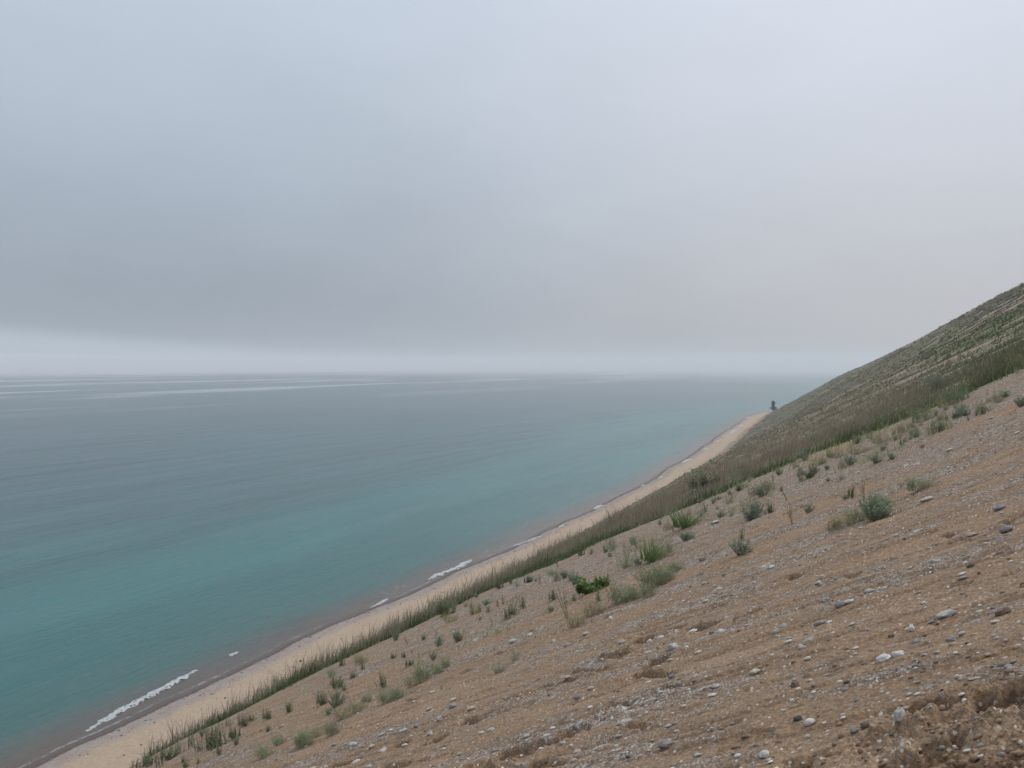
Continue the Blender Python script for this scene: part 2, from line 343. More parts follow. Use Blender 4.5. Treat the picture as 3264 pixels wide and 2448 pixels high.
# ------------------------------------------------------------------ ground mesh: rings round the viewer, finer nearby
def rings():
    r = [0.0, 0.35, 0.8, 1.3, 1.8, 2.2]
    for stop, g in ((9, 0.0022), (20, 0.0036), (40, 0.0055), (800, 0.0072), (4300, 0.022)):
        while r[-1] < stop: r.append(r[-1]*(1+g))
    return np.array(r)
def azims():
    a = []
    x = -11.0
    while x < 58.5: a.append(x); x += 0.073
    while x < 349.0-0.01: a.append(x); x += 2.2
    return np.radians(np.array(a))
def build_ground(mat):
    R = rings(); Az = azims()
    RR, AA = np.meshgrid(R, Az, indexing='ij')
    x = (-np.sin(AA)*RR).ravel(); y = (np.cos(AA)*RR).ravel()
    z = base_z(x, y)
    k = np.hypot(x, y) < 48
    h, m = relief(x[k], y[k]); ch, cm = churn(x[k], y[k])
    moist = np.zeros(len(x)); z[k] += h+ch; moist[k] = np.clip(np.maximum(m, cm), 0, 1)
    sd = shore_dist(x, y)
    bm = (sd > -2) & (sd < 14)
    z[bm] += 0.05*fbm(x[bm]*0.5, y[bm]*0.25, 3, 301)
    veg, vc, d = veg_zone(x, y)
    g = 0.39 + 0.85*fbm(x*0.28, y*1.15, 4, 311) + 0.5*fbm(x*0.9, y*3.2, 3, 313)
    g = g + 0.26*sstep(9, 20, y)*sstep(-14, -9, x) - 0.12*(1-sstep(4, 7, np.hypot(x, y)))
    g = g - 0.5*moist
    nr, na = len(R), len(Az)
    i = np.arange(nr-1)[:, None]*na; j = np.arange(na)[None]; j2 = (j+1) % na
    F = np.stack([i+j, i+j2, i+na+j2, i+na+j], -1).reshape(-1, 4)
    keep = (sd[F] > -35).any(1)
    F = F[keep]
    used = np.zeros(len(x), bool); used[F.ravel()] = True
    idx = np.cumsum(used)-1
    V = np.stack([x, y, z], 1)[used]
    me = mesh_np('ground', V, idx[F], True, dict(gravel=np.clip(g, 0, 1)[used], moist=moist[used], shore=sd[used], veg=veg[used]), dict(vegcol=vc[used]))
    return tag(link('ground', me, mat), 'brown sandy dune slope with gravel streaks running down to a tan beach', 'ground', kind='structure')

# exact small relief for things set on the ground
def zg(x, y):
    xa = np.atleast_1d(np.asarray(x, dtype=np.float64)); ya = np.atleast_1d(np.asarray(y, dtype=np.float64))
    z = base_z(xa, ya).copy(); k = np.hypot(xa, ya) < 48
    if k.any():
        h, m = relief(xa[k], ya[k]); ch, cm = churn(xa[k], ya[k]); z[k] += h+ch
    return z

# ------------------------------------------------------------------ lake
def mat_water():
    s = NT('lake_water_material')
    sd = s.attr('shore')
    off = s.math('MULTIPLY', sd, -1.0)
    n = s.noise(1.0, 4, 0.55, s.vec((0.055, 0.012, 0.05))); n2 = s.noise(1.0, 3, 0.5, s.vec((0.5, 0.16, 0.4)))
    o2 = s.math('ADD', off, s.math('MULTIPLY', s.math('SUBTRACT', n, 0.5), s.rng(off, 0, 60, 4, 55, False)))
    o2 = s.math('ADD', o2, s.math('MULTIPLY', s.math('SUBTRACT', n2, 0.5), 3.0))
    f = s.math('POWER', s.math('MAXIMUM', s.math('MULTIPLY', o2, 1/2000.0), 0.0), 0.5)
    def P(d): return math.sqrt(d/2000.0)
    col = s.ramp(f, [(0, (0.115, 0.085, 0.065)), (P(2.0), (0.115, 0.09, 0.072)), (P(5), (0.09, 0.098, 0.085)), (P(9), (0.046, 0.118, 0.108)), (P(20), (0.022, 0.120, 0.114)),
                     (P(60), (0.018, 0.118, 0.116)), (P(95), (0.016, 0.082, 0.088)), (P(190), (0.014, 0.062, 0.073)), (P(600), (0.014, 0.052, 0.066))])
    pt = s.noise(1.0, 3, 0.5, s.vec((0.022, 0.0045, 0.02), add=(11, 4, 0)))
    col = s.mix(s.rng(pt, 0.40, 0.60), s.mix(1.0, col, (0.84, 0.86, 0.88), 'MULTIPLY'), s.mix(1.0, col, (1.14, 1.12, 1.10), 'MULTIPLY'))
    # lacy film of foam left at the very edge
    ff = s.noise(1.0, 5, 0.75, s.vec((1.6, 0.7, 1))); fm = s.noise(1.0, 2, 0.5, s.vec((0.05, 0.05, 1), add=(2, 9, 0)))
    e1 = s.math('MULTIPLY', s.rng(off, 0.15, 0.7, 1, 0), s.rng(ff, 0.44, 0.56)); e1 = s.math('MULTIPLY', e1, s.rng(fm, 0.42, 0.50))
    e2 = s.math('MULTIPLY', s.math('MULTIPLY', s.rng(o2, 1.2, 2.6), s.rng(o2, 2.8, 5.0, 1, 0)), s.rng(ff, 0.56, 0.64))
    e2 = s.math('MULTIPLY', e2, s.rng(fm, 0.55, 0.62))
    col = s.mix(s.math('MULTIPLY', s.math('MAXIMUM', e1, e2), 0.45), col, (0.55, 0.57, 0.56))
    swell = s.noise(1.0, 3, 0.5, s.vec((0.10, 0.016, 0.05), add=(3, 1, 0)))
    rip = s.noise(1.0, 4, 0.6, s.vec((0.9, 0.35, 0.6))); rip2 = s.noise(1.0, 3, 0.6, s.vec((3.2, 1.5, 2.0)))
    h = s.math('ADD', s.math('MULTIPLY', swell, 2.0), s.math('ADD', s.math('MULTIPLY', rip, 0.42), s.math('MULTIPLY', rip2, 0.10)))
    slick = s.noise(1.0, 3, 0.5, s.vec((0.006, 0.0011, 0.005), add=(7, 2, 0)))
    sl = s.math('MULTIPLY', s.rng(slick, 0.50, 0.62), s.rng(off, 250, 900))
    sl = s.math('MAXIMUM', sl, s.rng(off, 1800, 3000))
    rough = s.mix(sl, (0.22, 0.22, 0.22), (0.06, 0.06, 0.06))
    s.put(s.b.inputs['IOR'], 1.333)
    nb = s.n('ShaderNodeBump'); nb.inputs['Distance'].default_value = 1.0
    s.put(nb.inputs['Strength'], s.rng(sl, 0, 1, 0.85, 0.25)); s.put(nb.inputs['Height'], h)
    m = s.fin(col, rough, nb.outputs[0], 0.36)
    return m
def build_lake(mat):
    # lateral positions relative to the waterline, rows along the shore
    off = np.concatenate([[3.0, 1.2, 0.4], -np.concatenate([np.arange(0, 12, 0.75), np.geomspace(12, 13500, 70)])])
    yy = np.concatenate([-np.geomspace(13000, 60, 24), np.arange(-50, 40, 10), np.arange(40, 900, 0.8), np.geomspace(900, 4300, 120), np.geomspace(4600, 13500, 16)])
    O, Y = np.meshgrid(off, yy, indexing='ij')
    sh = np.where(np.abs(Y) < 4400, shore_shift(np.clip(Y, -880, 4400)), -200.0)
    sh = np.interp(Y, [-13000, -880], [-30, -30])*(Y < -880) + sh*(Y >= -880)
    blend = np.clip(1-(-O)/400.0, 0, 1)
    X = -80 - sh*np.where(O > -400, blend, 0) + O
    Z = np.zeros_like(X)
    # the last low waves running in
    q = -O
    ph = q/4.6 + 0.8*perlin(Y/22, 0*Y, 401)
    Z += 0.10*np.exp(-((q-5)/6.0)**2)*np.maximum(0, np.sin(ph*2*math.pi))**3*sstep(-0.2, 0.35, perlin(Y/14, q/30, 403))
    Z = np.where(q < 0.3, Z*0, Z)
    n1, n2 = O.shape
    i = np.arange(n1-1)[:, None]*n2; j = np.arange(n2-1)[None]
    F = np.stack([i+j, i+j+1, i+n2+j+1, i+n2+j], -1).reshape(-1, 4)
    V = np.stack([X.ravel(), Y.ravel(), Z.ravel()], 1)
    nrm = np.cross(V[F[0, 1]]-V[F[0, 0]], V[F[0, 3]]-V[F[0, 0]])
    if nrm[2] < 0: F = F[:, ::-1]
    me = mesh_np('water', V, F, True, dict(shore=O.ravel()))
    return tag(link('water', me, mat), 'calm teal lake water turning slate blue towards the foggy horizon', 'lake', kind='structure')
# ------------------------------------------------------------------ labels that single things out
SHORT = {'rounded grey stone touching a small white one': 'touching grey-white pair', 'long pale grey stone lying alone': 'long pale grey stone', 'larger rock of the touching white pair': 'white rock pair', 'grey slab with a white stone under its left end': 'white-footed grey slab', 'dark brown upright clod': 'upright dark clod', 'tall pale stone standing upright': 'upright pale stone', 'white rock beside a black stone': 'white-and-black rock pair', 'flat pale slab at the edge of the churned sand': 'flat pale slab', 'grey slab in the pile of angular stones at the right edge': 'pile at the right edge', 'large white rock near the bottom edge': 'white rock at bottom edge', 'rounded blue-grey stone near the right edge': 'right-edge blue-grey boulder', 'blue-grey stone highest on the right side': 'highest blue-grey stone', 'long cream stone up and right of the largest sagebrush': 'long cream stone', 'biggest rounded grey stone': 'biggest grey stone', 'white stone beside a blue-topped one': 'white and blue-grey pair', 'angular grey stone above the round pit': 'stone above the pit', 'lone dark blue-grey stone below the round pit': 'dark stone below the pit', 'smooth mid grey stone below the bare dry stalks': 'smooth mid grey stone', 'pale oval stone left of a small white wedge': 'pale oval stone', 'dark angular slate stone': 'dark angular slate', 'small bright white stone above the trampled sand': 'small brightest white stone', 'smooth cream pebble': 'smooth cream pebble', 'bright cream stone with a small point': 'bright cream stone', 'brownish rounded stone at the bottom edge': 'brownish bottom stone', 'long grey stone right of the soft bushy clumps': 'long grey upper stone', 'white oval stone under the ledge': 'oval stone under the ledge', 'grey stone with a white one on top': 'white-capped grey stone', 'rounded pale stone left of a grey slab': 'rounded pale left stone', 'large oval pale stone at lower left': 'large oval pale stone', 'long tilted cream stone at the bottom left': 'long tilted cream stone', 'pair-forming pale stone under the ledge mouth': 'pale stone by the ledge', 'pale grey stone above the grassy clumps': 'stone above the grass clumps', 'small cream stone high in the gravel': 'small high cream stone', 'cream stone on the upper gravel': 'uppermost cream stone', 'green grass clump just above the big pale stone': 'upper green grass clump', 'brightest green grass clump': 'brightest green grass clump', 'left one of the big feathery clumps': 'left big feathery clump', 'right one of the big feathery clumps': 'right big feathery clump', 'bright green leafy shrub': 'bright green leafy shrub', 'tall bunch of bare brown dry stalks': 'tall bare dry stalks', 'silvery sagebrush beside a small green herb': 'sagebrush beside the herb', 'largest sagebrush': 'largest sagebrush', 'feathery plant right of the largest sagebrush': 'right-hand feathery plant', 'leaning brown dry stalks': 'leaning dry stalks', 'round silvery sagebrush on the upper gravel': 'sagebrush on upper gravel', 'longest low green creeper': 'longest green creeper', 'tallest dark herb on the lip, against the pale grass': 'tallest dark lip herb', 'lone round silvery sagebrush': 'lone round sagebrush', 'broad bushy green herb': 'broad bushy herb', 'feathery plant with a tall right neighbour': 'mid-left feathery plant', 'dark round sagebrush with a green neighbour': 'dark round sagebrush', 'pale feathery plant near the bottom edge': 'bottom pale feathery plant', 'thinnest and tallest weed, against the sand': 'thinnest tallest weed', 'broadest dark herb at the lower left': 'broadest dark herb', 'dark herb clump rising from the lip grass': 'herb in the lip grass'}
LAND = {}          # landmark short name -> pixel position
def place_phrase(px, py, pool, skip=None):
    best = None
    for ph in pool:
        if ph == skip: continue
        lx, ly = LAND[ph]; d = math.hypot(px-lx, py-ly)
        if best is None or d < best[0]: best = (d, ph, px-lx, py-ly)
    d, ph, dx, dy = best
    a = math.degrees(math.atan2(-dy, dx)) % 360
    w = ['right of', 'upper right of', 'above', 'upper left of', 'left of', 'lower left of', 'below', 'lower right of'][int((a+22.5)//45) % 8]
    return w, ph, d
ORD = ['nearest', 'second nearest', 'third nearest', 'fourth nearest', 'fifth nearest', 'sixth nearest', 'seventh nearest', 'eighth nearest', 'ninth nearest', 'tenth nearest', 'eleventh nearest', 'twelfth nearest', 'thirteenth nearest', 'fourteenth nearest']
PENDING = []       # (object, description, noun, px, py)
def describe(o, desc, px, py): PENDING.append((o, desc, px, py))
def settle_labels(pool):
    keys = {}
    for o, desc, px, py in PENDING:
        w, ph, d = place_phrase(px, py, pool)
        keys.setdefault((desc, w, ph), []).append((d, o))
    for (desc, w, ph), L in keys.items():
        L.sort(key=lambda q: q[0])
        for i, (d, o) in enumerate(L):
            if len(L) == 1: o['label'] = f'{desc} {w} the {ph}'
            elif i < 14: o['label'] = f'{desc}, {ORD[i]} {w} the {ph}'
            else: o['label'] = f'{desc}, number {i+1} outward {w} the {ph}'

# ------------------------------------------------------------------ stones
def ico(sub):
    t = (1+5**0.5)/2
    V = [(-1, t, 0), (1, t, 0), (-1, -t, 0), (1, -t, 0), (0, -1, t), (0, 1, t), (0, -1, -t), (0, 1, -t), (t, 0, -1), (t, 0, 1), (-t, 0, -1), (-t, 0, 1)]
    F = [(0, 11, 5), (0, 5, 1), (0, 1, 7), (0, 7, 10), (0, 10, 11), (1, 5, 9), (5, 11, 4), (11, 10, 2), (10, 7, 6), (7, 1, 8), (3, 9, 4), (3, 4, 2), (3, 2, 6), (3, 6, 8), (3, 8, 9), (4, 9, 5), (2, 4, 11), (6, 2, 10), (8, 6, 7), (9, 8, 1)]
    V = [np.array(v)/np.linalg.norm(v) for v in V]
    for _ in range(sub):
        cache = {}; N = []
        def mid(a, b):
            k = (min(a, b), max(a, b))
            if k not in cache:
                m = V[a]+V[b]; V.append(m/np.linalg.norm(m)); cache[k] = len(V)-1
            return cache[k]
        for a, b, c in F:
            x, y, z = mid(a, b), mid(b, c), mid(c, a); N += [(a, x, z), (b, y, x), (c, z, y), (x, y, z)]
        F = N
    return np.array(V), np.array(F)
ICO = {k: ico(k) for k in (0, 1, 3)}
def stone_shape(seed, kind):
    """unit stone about 1 x 1 x 1: rounded, angular or lumpy"""
    r = np.random.default_rng(seed); V, F = ICO[3]; P = V.copy()
    if kind == 'rounded': planes = 3; lo, hi, k = 0.74, 0.95, 0.75
    elif kind == 'angular': planes = 11; lo, hi, k = 0.50, 0.88, 0.94
    else: planes = 5; lo, hi, k = 0.6, 0.9, 0.8
    for _ in range(planes):
        n = r.normal(size=3); n /= np.linalg.norm(n); c = r.uniform(lo, hi)
        d = P @ n - c; P = P - np.outer(np.maximum(d, 0)*k, n)
    ph = r.uniform(0, 50)
    for f, a in ((1.7, 0.16 if kind == 'lumpy' else 0.06), (4.3, 0.05), (10, 0.016 if kind == 'rounded' else 0.03)):
        nn = perlin(V[:, 0]*f+ph, V[:, 1]*f+V[:, 2]*f*0.7, seed) + perlin(V[:, 2]*f-ph, V[:, 0]*f*0.8-V[:, 1]*f, seed+3)
        P = P*(1+a*nn[:, None])
    P = P/(P.max(0)-P.min(0)); P = P-(P.max(0)+P.min(0))/2
    return P, F
def mat_stone(name, c, var=0.12, band=0.0):
    s = NT(name)
    oi = s.n('ShaderNodeObjectInfo'); tc = s.n('ShaderNodeTexCoord').outputs['Object']
    v = s.vec((1, 1, 1), tc); off = s.n('ShaderNodeVectorMath', operation='ADD'); s.put(off.inputs[0], tc)
    cb = s.n('ShaderNodeCombineXYZ'); rr = s.math('MULTIPLY', oi.outputs['Random'], 40.0); s.put(cb.inputs[0], rr); s.put(cb.inputs[1], rr); s.put(off.inputs[1], cb.outputs[0])
    n = s.noise(3.0, 5, 0.65, off.outputs[0]); n2 = s.noise(14.0, 3, 0.7, off.outputs[0])
    dk = tuple(q*(1-2.4*var) for q in c); lt = tuple(min(0.8, q*(1+1.3*var)) for q in c)
    col = s.mix(s.rng(n, 0.34, 0.66), dk, lt)
    col = s.mix(s.rng(n2, 0.58, 0.72, 0, 0.45), col, tuple(q*0.62 for q in c))
    # brown sand and dirt clinging here and there
    dirt = s.noise(1.6, 4, 0.6, off.outputs[0])
    col = s.mix(s.rng(dirt, 0.55, 0.70, 0, 0.6), col, (0.27, 0.19, 0.125))
    h = s.math('ADD', n, s.math('MULTIPLY', n2, 0.4))
    return s.fin(col, 0.85, s.bump(h, 0.006, 0.8), 0.25)
SM = {}
def stone_mats():
    SM['white'] = mat_stone('white_stone', (0.60, 0.585, 0.55), 0.10); SM['cream'] = mat_stone('cream_stone', (0.53, 0.475, 0.39), 0.10)
    SM['pale grey'] = mat_stone('pale_grey_stone', (0.44, 0.425, 0.39), 0.13); SM['grey'] = mat_stone('grey_stone', (0.30, 0.282, 0.26), 0.14)
    SM['blue-grey'] = mat_stone('blue_grey_stone', (0.225, 0.232, 0.24), 0.14); SM['dark'] = mat_stone('dark_stone', (0.075, 0.078, 0.082), 0.2)
    SM['brown'] = mat_stone('brown_stone', (0.175, 0.128, 0.10), 0.2); SM['pinkish'] = mat_stone('pinkish_stone', (0.42, 0.33, 0.28), 0.12)
STONE_BASE = {}
def stone_mesh(kind, i):
    k = (kind, i)
    if k not in STONE_BASE:
        P, F = stone_shape(1000+i*7+len(kind), kind); STONE_BASE[k] = mesh_np('stone', P, F, True)
        STONE_BASE[k].materials.append(SM['grey'])
    return STONE_BASE[k]
def tangent(x, y):
    e = 0.15; z = base_z(np.array([x+e, x-e, x, x]), np.array([y, y, y+e, y-e]))
    tx = Vector((2*e, 0, z[0]-z[1])).normalized(); ty = Vector((0, 2*e, z[2]-z[3])).normalized()
    n = tx.cross(ty).normalized(); ty = n.cross(tx); return tx, ty, n
NAMED = {}
def put_stone(px, py, wpx, hpx, colour, kind=None, yaw=None, seed=0, sink=0.3):
    r = random.Random(seed*31+5)
    hh = hit(px, py+hpx*0.3)
    if hh is None: return None
    p, dep = hh; m = dep/FPX
    w, h = wpx*m, hpx*m
    kind = kind or r.choice(['rounded', 'angular', 'lumpy', 'rounded'])
    me = stone_mesh(kind, r.randrange(6))
    o = bpy.data.objects.new('stone', me); COL.objects.link(o)
    o.material_slots[0].link = 'OBJECT'; o.material_slots[0].material = SM[colour]
    tx, ty, n = tangent(p[0], p[1])
    z = float(zg(p[0], p[1])[0])
    a = r.uniform(-0.25, 0.25) if yaw is None else yaw
    ax = (tx*math.cos(a)+ty*math.sin(a)); ay = n.cross(ax)
    tall = h > w*1.1
    sx, sz = w, h*(0.95 if tall else 0.80); sy = min(max(w*0.62, h*0.6), h*1.6)
    if tall: sy = w*0.8; ax = (ax + Vector((CR[0], CR[1], 0))).normalized(); n2 = (n*0.5+Vector((0, 0, 1))).normalized(); ay = n2.cross(ax).normalized(); ax = ay.cross(n2); n = n2
    jit = Matrix.Rotation(r.uniform(-0.2, 0.2), 3, 'X') @ Matrix.Rotation(r.uniform(-0.12, 0.12), 3, 'Y')
    if r.random() < 0.5: jit = jit @ Matrix.Rotation(math.pi, 3, 'Z')
    R = Matrix((ax, ay, n)).transposed() @ jit
    M = R @ Matrix.Diagonal((sx, sy, sz))
    c = Vector((p[0], p[1], z)) + n*(sz*(0.5-sink))
    o.matrix_world = Matrix.Translation(c) @ M.to_4x4()
    return o
# window, centre x, y, width, height, colour, shape, yaw override, landmark phrase
STONES = [
 ('C', 660, 292, 98, 78, 'grey', 'rounded', 0, 'rounded grey stone touching a small white one'), ('C', 737, 272, 84, 48, 'white', 'angular', -0.3, None),
 ('C', 1560, 335, 195, 74, 'pale grey', 'lumpy', 0.12, 'long pale grey stone lying alone'), ('C', 1430, 398, 72, 34, 'grey', 'angular', 0.2, None),
 ('C', 1032, 740, 125, 82, 'white', 'lumpy', 0.1, 'larger rock of the touching white pair'), ('C', 1152, 688, 112, 74, 'white', 'angular', 0.1, None), ('C', 1087, 703, 52, 28, 'grey', 'rounded', 0, None),
 ('C', 1260, 472, 52, 60, 'white', 'angular', None, None), ('C', 533, 222, 88, 52, 'grey', 'lumpy', 0.5, None), ('C', 898, 140, 82, 48, 'pale grey', 'rounded', 0, None),
 ('C', 1835, 306, 70, 36, 'cream', 'rounded', 0, None), ('C', 1967, 430, 86, 36, 'cream', 'rounded', 0, None), ('C', 1840, 262, 42, 30, 'white', 'angular', 0, None),
 ('C', 1952, 262, 42, 32, 'grey', 'angular', 0, None), ('C', 2040, 335, 135, 76, 'brown', 'angular', 0, None), ('C', 1600, 566, 90, 58, 'blue-grey', 'angular', 0, None),
 ('C', 1686, 523, 72, 38, 'pale grey', 'rounded', 0, None), ('C', 375, 558, 130, 46, 'grey', 'angular', 0, 'grey slab with a white stone under its left end'), ('C', 336, 610, 62, 66, 'white', 'angular', 0, None),
 ('C', 880, 484, 50, 46, 'pinkish', 'rounded', 0, None), ('C', 488, 405, 110, 40, 'grey', 'angular', 0.1, None), ('C', 562, 400, 62, 22, 'white', 'angular', 0, None),
 ('C', 787, 635, 66, 26, 'cream', 'rounded', 0.2, None), ('C', 176, 465, 62, 46, 'pale grey', 'lumpy', 0, None), ('C', 116, 497, 60, 42, 'pale grey', 'angular', 0, None),
 ('C', 170, 522, 50, 32, 'grey', 'rounded', 0, None), ('C', 226, 550, 55, 20, 'pale grey', 'rounded', 0, None), ('C', 216, 586, 66, 24, 'white', 'angular', 0, None),
 ('C', 275, 965, 80, 84, 'brown', 'angular', 0, 'dark brown upright clod'), ('C', 380, 740, 66, 38, 'cream', 'rounded', 0, None), ('C', 80, 710, 38, 30, 'white', 'angular', 0, None),
 ('C', 1165, 1290, 92, 152, 'pale grey', 'angular', 0, 'tall pale stone standing upright'), ('C', 402, 1260, 104, 76, 'white', 'rounded', 0, 'white rock beside a black stone'), ('C', 300, 1243, 76, 50, 'dark', 'angular', 0, None),
 ('C', 870, 1310, 92, 74, 'brown', 'lumpy', 0, None), ('C', 932, 1306, 46, 50, 'pale grey', 'rounded', 0, None), ('C', 775, 1352, 80, 62, 'blue-grey', 'angular', 0.6, None),
 ('C', 1056, 1370, 52, 46, 'white', 'angular', 0.6, None), ('C', 652, 928, 60, 26, 'white', 'rounded', 0, None), ('C', 1310, 1015, 60, 26, 'white', 'rounded', 0, None),
 ('C', 175, 1192, 46, 36, 'white', 'angular', 0, None), ('C', 240, 1110, 46, 24, 'white', 'angular', 0, None), ('C', 1366, 740, 56, 28, 'pale grey', 'angular', 0, None),
 ('C', 1790, 874, 112, 26, 'pale grey', 'angular', 0, 'flat pale slab at the edge of the churned sand'), ('C', 2110, 808, 112, 44, 'grey', 'angular', 0, 'grey slab in the pile of angular stones at the right edge'), ('C', 2080, 770, 70, 30, 'pinkish', 'rounded', 0, None),
 ('C', 2022, 762, 60, 58, 'grey', 'angular', 0, None), ('C', 1946, 790, 40, 30, 'blue-grey', 'angular', 0, None), ('C', 2125, 735, 60, 44, 'grey', 'angular', 0, None),
 ('C', 1032, 400, 44, 24, 'blue-grey', 'rounded', 0, None), ('C', 1372, 228, 66, 38, 'pale grey', 'angular', 0, None), ('C', 20, 1550, 100, 90, 'white', 'rounded', 0, 'large white rock near the bottom edge'),
 ('C', 380, 1410, 50, 38, 'cream', 'angular', 0, None), ('C', 1350, 1305, 56, 44, 'pinkish', 'rounded', 0, None), ('C', 1622, 1380, 60, 48, 'white', 'angular', 0, None),
 ('C', 2030, 1520, 62, 56, 'grey', 'rounded', 0, None), ('C', 1522, 1480, 52, 48, 'grey', 'rounded', 0, None), ('C', 900, 1550, 36, 30, 'white', 'angular', 0, None),
 ('C', 925, 1180, 40, 36, 'white', 'angular', 0, None), ('C', 360, 1008, 40, 28, 'pale grey', 'rounded', 0, None), ('C', 425, 975, 36, 26, 'blue-grey', 'rounded', 0, None),
 ('C', 1180, 828, 36, 26, 'pale grey', 'rounded', 0, None), ('C', 1245, 838, 40, 34, 'pale grey', 'rounded', 0, None), ('C', 690, 1005, 60, 34, 'grey', 'lumpy', 0, None), ('C', 710, 962, 60, 34, 'brown', 'angular', 0, None),
 ('C', 2058, 586, 38, 28, 'pale grey', 'rounded', 0, None), ('C', 1988, 584, 44, 26, 'pale grey', 'rounded', 0, None), ('C', 1955, 566, 40, 22, 'pale grey', 'rounded', 0, None), ('C', 1730, 630, 32, 22, 'dark', 'angular', 0, None),
 ('C', 1290, 785, 44, 26, 'pinkish', 'rounded', 0, None), ('C', 1605, 645, 60, 20, 'grey', 'angular', 0, None), ('C', 1430, 622, 50, 16, 'brown', 'angular', 0, None), ('C', 1090, 532, 60, 26, 'brown', 'angular', 0, None),
 ('C', 1640, 878, 44, 16, 'white', 'angular', 0, None), ('C', 1520, 970, 34, 22, 'dark', 'angular', 0, None), ('C', 1880, 930, 62, 24, 'pinkish', 'rounded', 0, None), ('C', 1820, 1235, 60, 30, 'grey', 'rounded', 0, None),
 ('B', 2070, 478, 116, 68, 'blue-grey', 'rounded', 0, 'rounded blue-grey stone near the right edge'), ('B', 2000, 546, 72, 36, 'blue-grey', 'rounded', 0, None), ('B', 1780, 520, 102, 42, 'pinkish', 'angular', 0, None),
 ('B', 2010, 306, 110, 42, 'blue-grey', 'rounded', 0.1, 'blue-grey stone highest on the right side'), ('B', 2026, 353, 36, 18, 'cream', 'rounded', 0, None), ('B', 1392, 246, 112, 40, 'cream', 'rounded', 0.1, 'long cream stone up and right of the largest sagebrush'),
 ('B', 1224, 248, 30, 16, 'white', 'angular', 0, None), ('B', 1130, 552, 46, 32, 'cream', 'rounded', 0, None), ('B', 78, 815, 62, 30, 'white', 'rounded', 0, None), ('B', 1452, 762, 52, 42, 'pale grey', 'angular', 0, None),
 ('B', 1765, 812, 76, 30, 'dark', 'rounded', 0, None), ('B', 1686, 870, 72, 34, 'white', 'angular', 0, None), ('B', 1692, 908, 90, 24, 'grey', 'angular', 0, None), ('B', 832, 495, 30, 18, 'white', 'rounded', 0, None),
 ('B', 1106, 918, 40, 30, 'pale grey', 'rounded', 0, None), ('B', 990, 885, 32, 16, 'pale grey', 'rounded', 0, None), ('B', 470, 960, 66, 44, 'pale grey', 'angular', 0.3, None), ('B', 506, 880, 44, 50, 'pale grey', 'angular', 0.3, None),
 ('B', 1580, 415, 20, 30, 'white', 'angular', 0, None), ('B', 1960, 955, 26, 18, 'cream', 'rounded', 0, None), ('B', 2025, 715, 28, 26, 'cream', 'angular', 0, None), ('B', 1060, 590, 40, 18, 'grey', 'rounded', 0, None),
 ('E', 1390, 1480, 130, 98, 'grey', 'rounded', 0.15, 'biggest rounded grey stone'), ('E', 1445, 1476, 32, 40, 'grey', 'rounded', 0, None), ('E', 1860, 526, 78, 58, 'white', 'rounded', 0, 'white stone beside a blue-topped one'), ('E', 1780, 502, 50, 34, 'blue-grey', 'rounded', 0, None),
 ('E', 1620, 500, 82, 34, 'white', 'lumpy', 0, None), ('E', 1455, 650, 92, 74, 'pale grey', 'angular', 0, 'angular grey stone above the round pit'), ('E', 1430, 740, 56, 34, 'pale grey', 'rounded', 0, None), ('E', 1235, 660, 92, 42, 'pale grey', 'rounded', 0, None),
 ('E', 1440, 892, 60, 42, 'blue-grey', 'rounded', 0.2, 'lone dark blue-grey stone below the round pit'), ('E', 1015, 580, 72, 44, 'pale grey', 'rounded', 0, None), ('E', 1250, 556, 52, 38, 'white', 'angular', 0, None), ('E', 1350, 558, 60, 32, 'white', 'rounded', 0, None),
 ('E', 560, 616, 76, 44, 'grey', 'rounded', 0.15, 'smooth mid grey stone below the bare dry stalks'), ('E', 438, 570, 62, 44, 'pale grey', 'angular', 0, None), ('E', 236, 535, 56, 28, 'white', 'angular', 0, None), ('E', 95, 586, 76, 36, 'pale grey', 'rounded', 0, 'pale oval stone left of a small white wedge'),
 ('E', 640, 1052, 62, 60, 'blue-grey', 'angular', 0, 'dark angular slate stone'), ('E', 756, 990, 62, 34, 'pale grey', 'rounded', 0, None), ('E', 750, 1155, 50, 34, 'white', 'rounded', 0.5, 'small bright white stone above the trampled sand'), ('E', 885, 1168, 42, 28, 'cream', 'angular', 0, None),
 ('E', 595, 1236, 46, 42, 'pale grey', 'angular', 0, None), ('E', 1540, 1140, 60, 32, 'cream', 'rounded', 0, 'smooth cream pebble'), ('E', 1822, 970, 86, 34, 'pale grey', 'rounded', 0, None), ('E', 1785, 1036, 86, 36, 'white', 'lumpy', 0, None),
 ('E', 2145, 856, 100, 50, 'cream', 'rounded', 0, 'bright cream stone with a small point'), ('E', 1665, 672, 70, 30, 'cream', 'rounded', 0.2, None), ('E', 1558, 656, 56, 28, 'cream', 'angular', 0.2, None), ('E', 1470, 1270, 62, 28, 'grey', 'rounded', 0, None),
 ('E', 1410, 1290, 62, 28, 'pale grey', 'rounded', 0, None), ('E', 1480, 1335, 56, 28, 'pale grey', 'rounded', 0, None), ('E', 610, 1588, 76, 48, 'pinkish', 'rounded', 0, 'brownish rounded stone at the bottom edge'), ('E', 506, 1464, 50, 40, 'pale grey', 'rounded', 0, None), ('E', 590, 1460, 46, 32, 'cream', 'angular', 0, None),
 ('E', 330, 1490, 50, 28, 'white', 'angular', 0, None), ('E', 375, 1378, 62, 24, 'white', 'angular', 0, None), ('E', 256, 1620, 60, 34, 'pale grey', 'rounded', 0, None), ('E', 480, 1604, 72, 30, 'pale grey', 'rounded', 0, None),
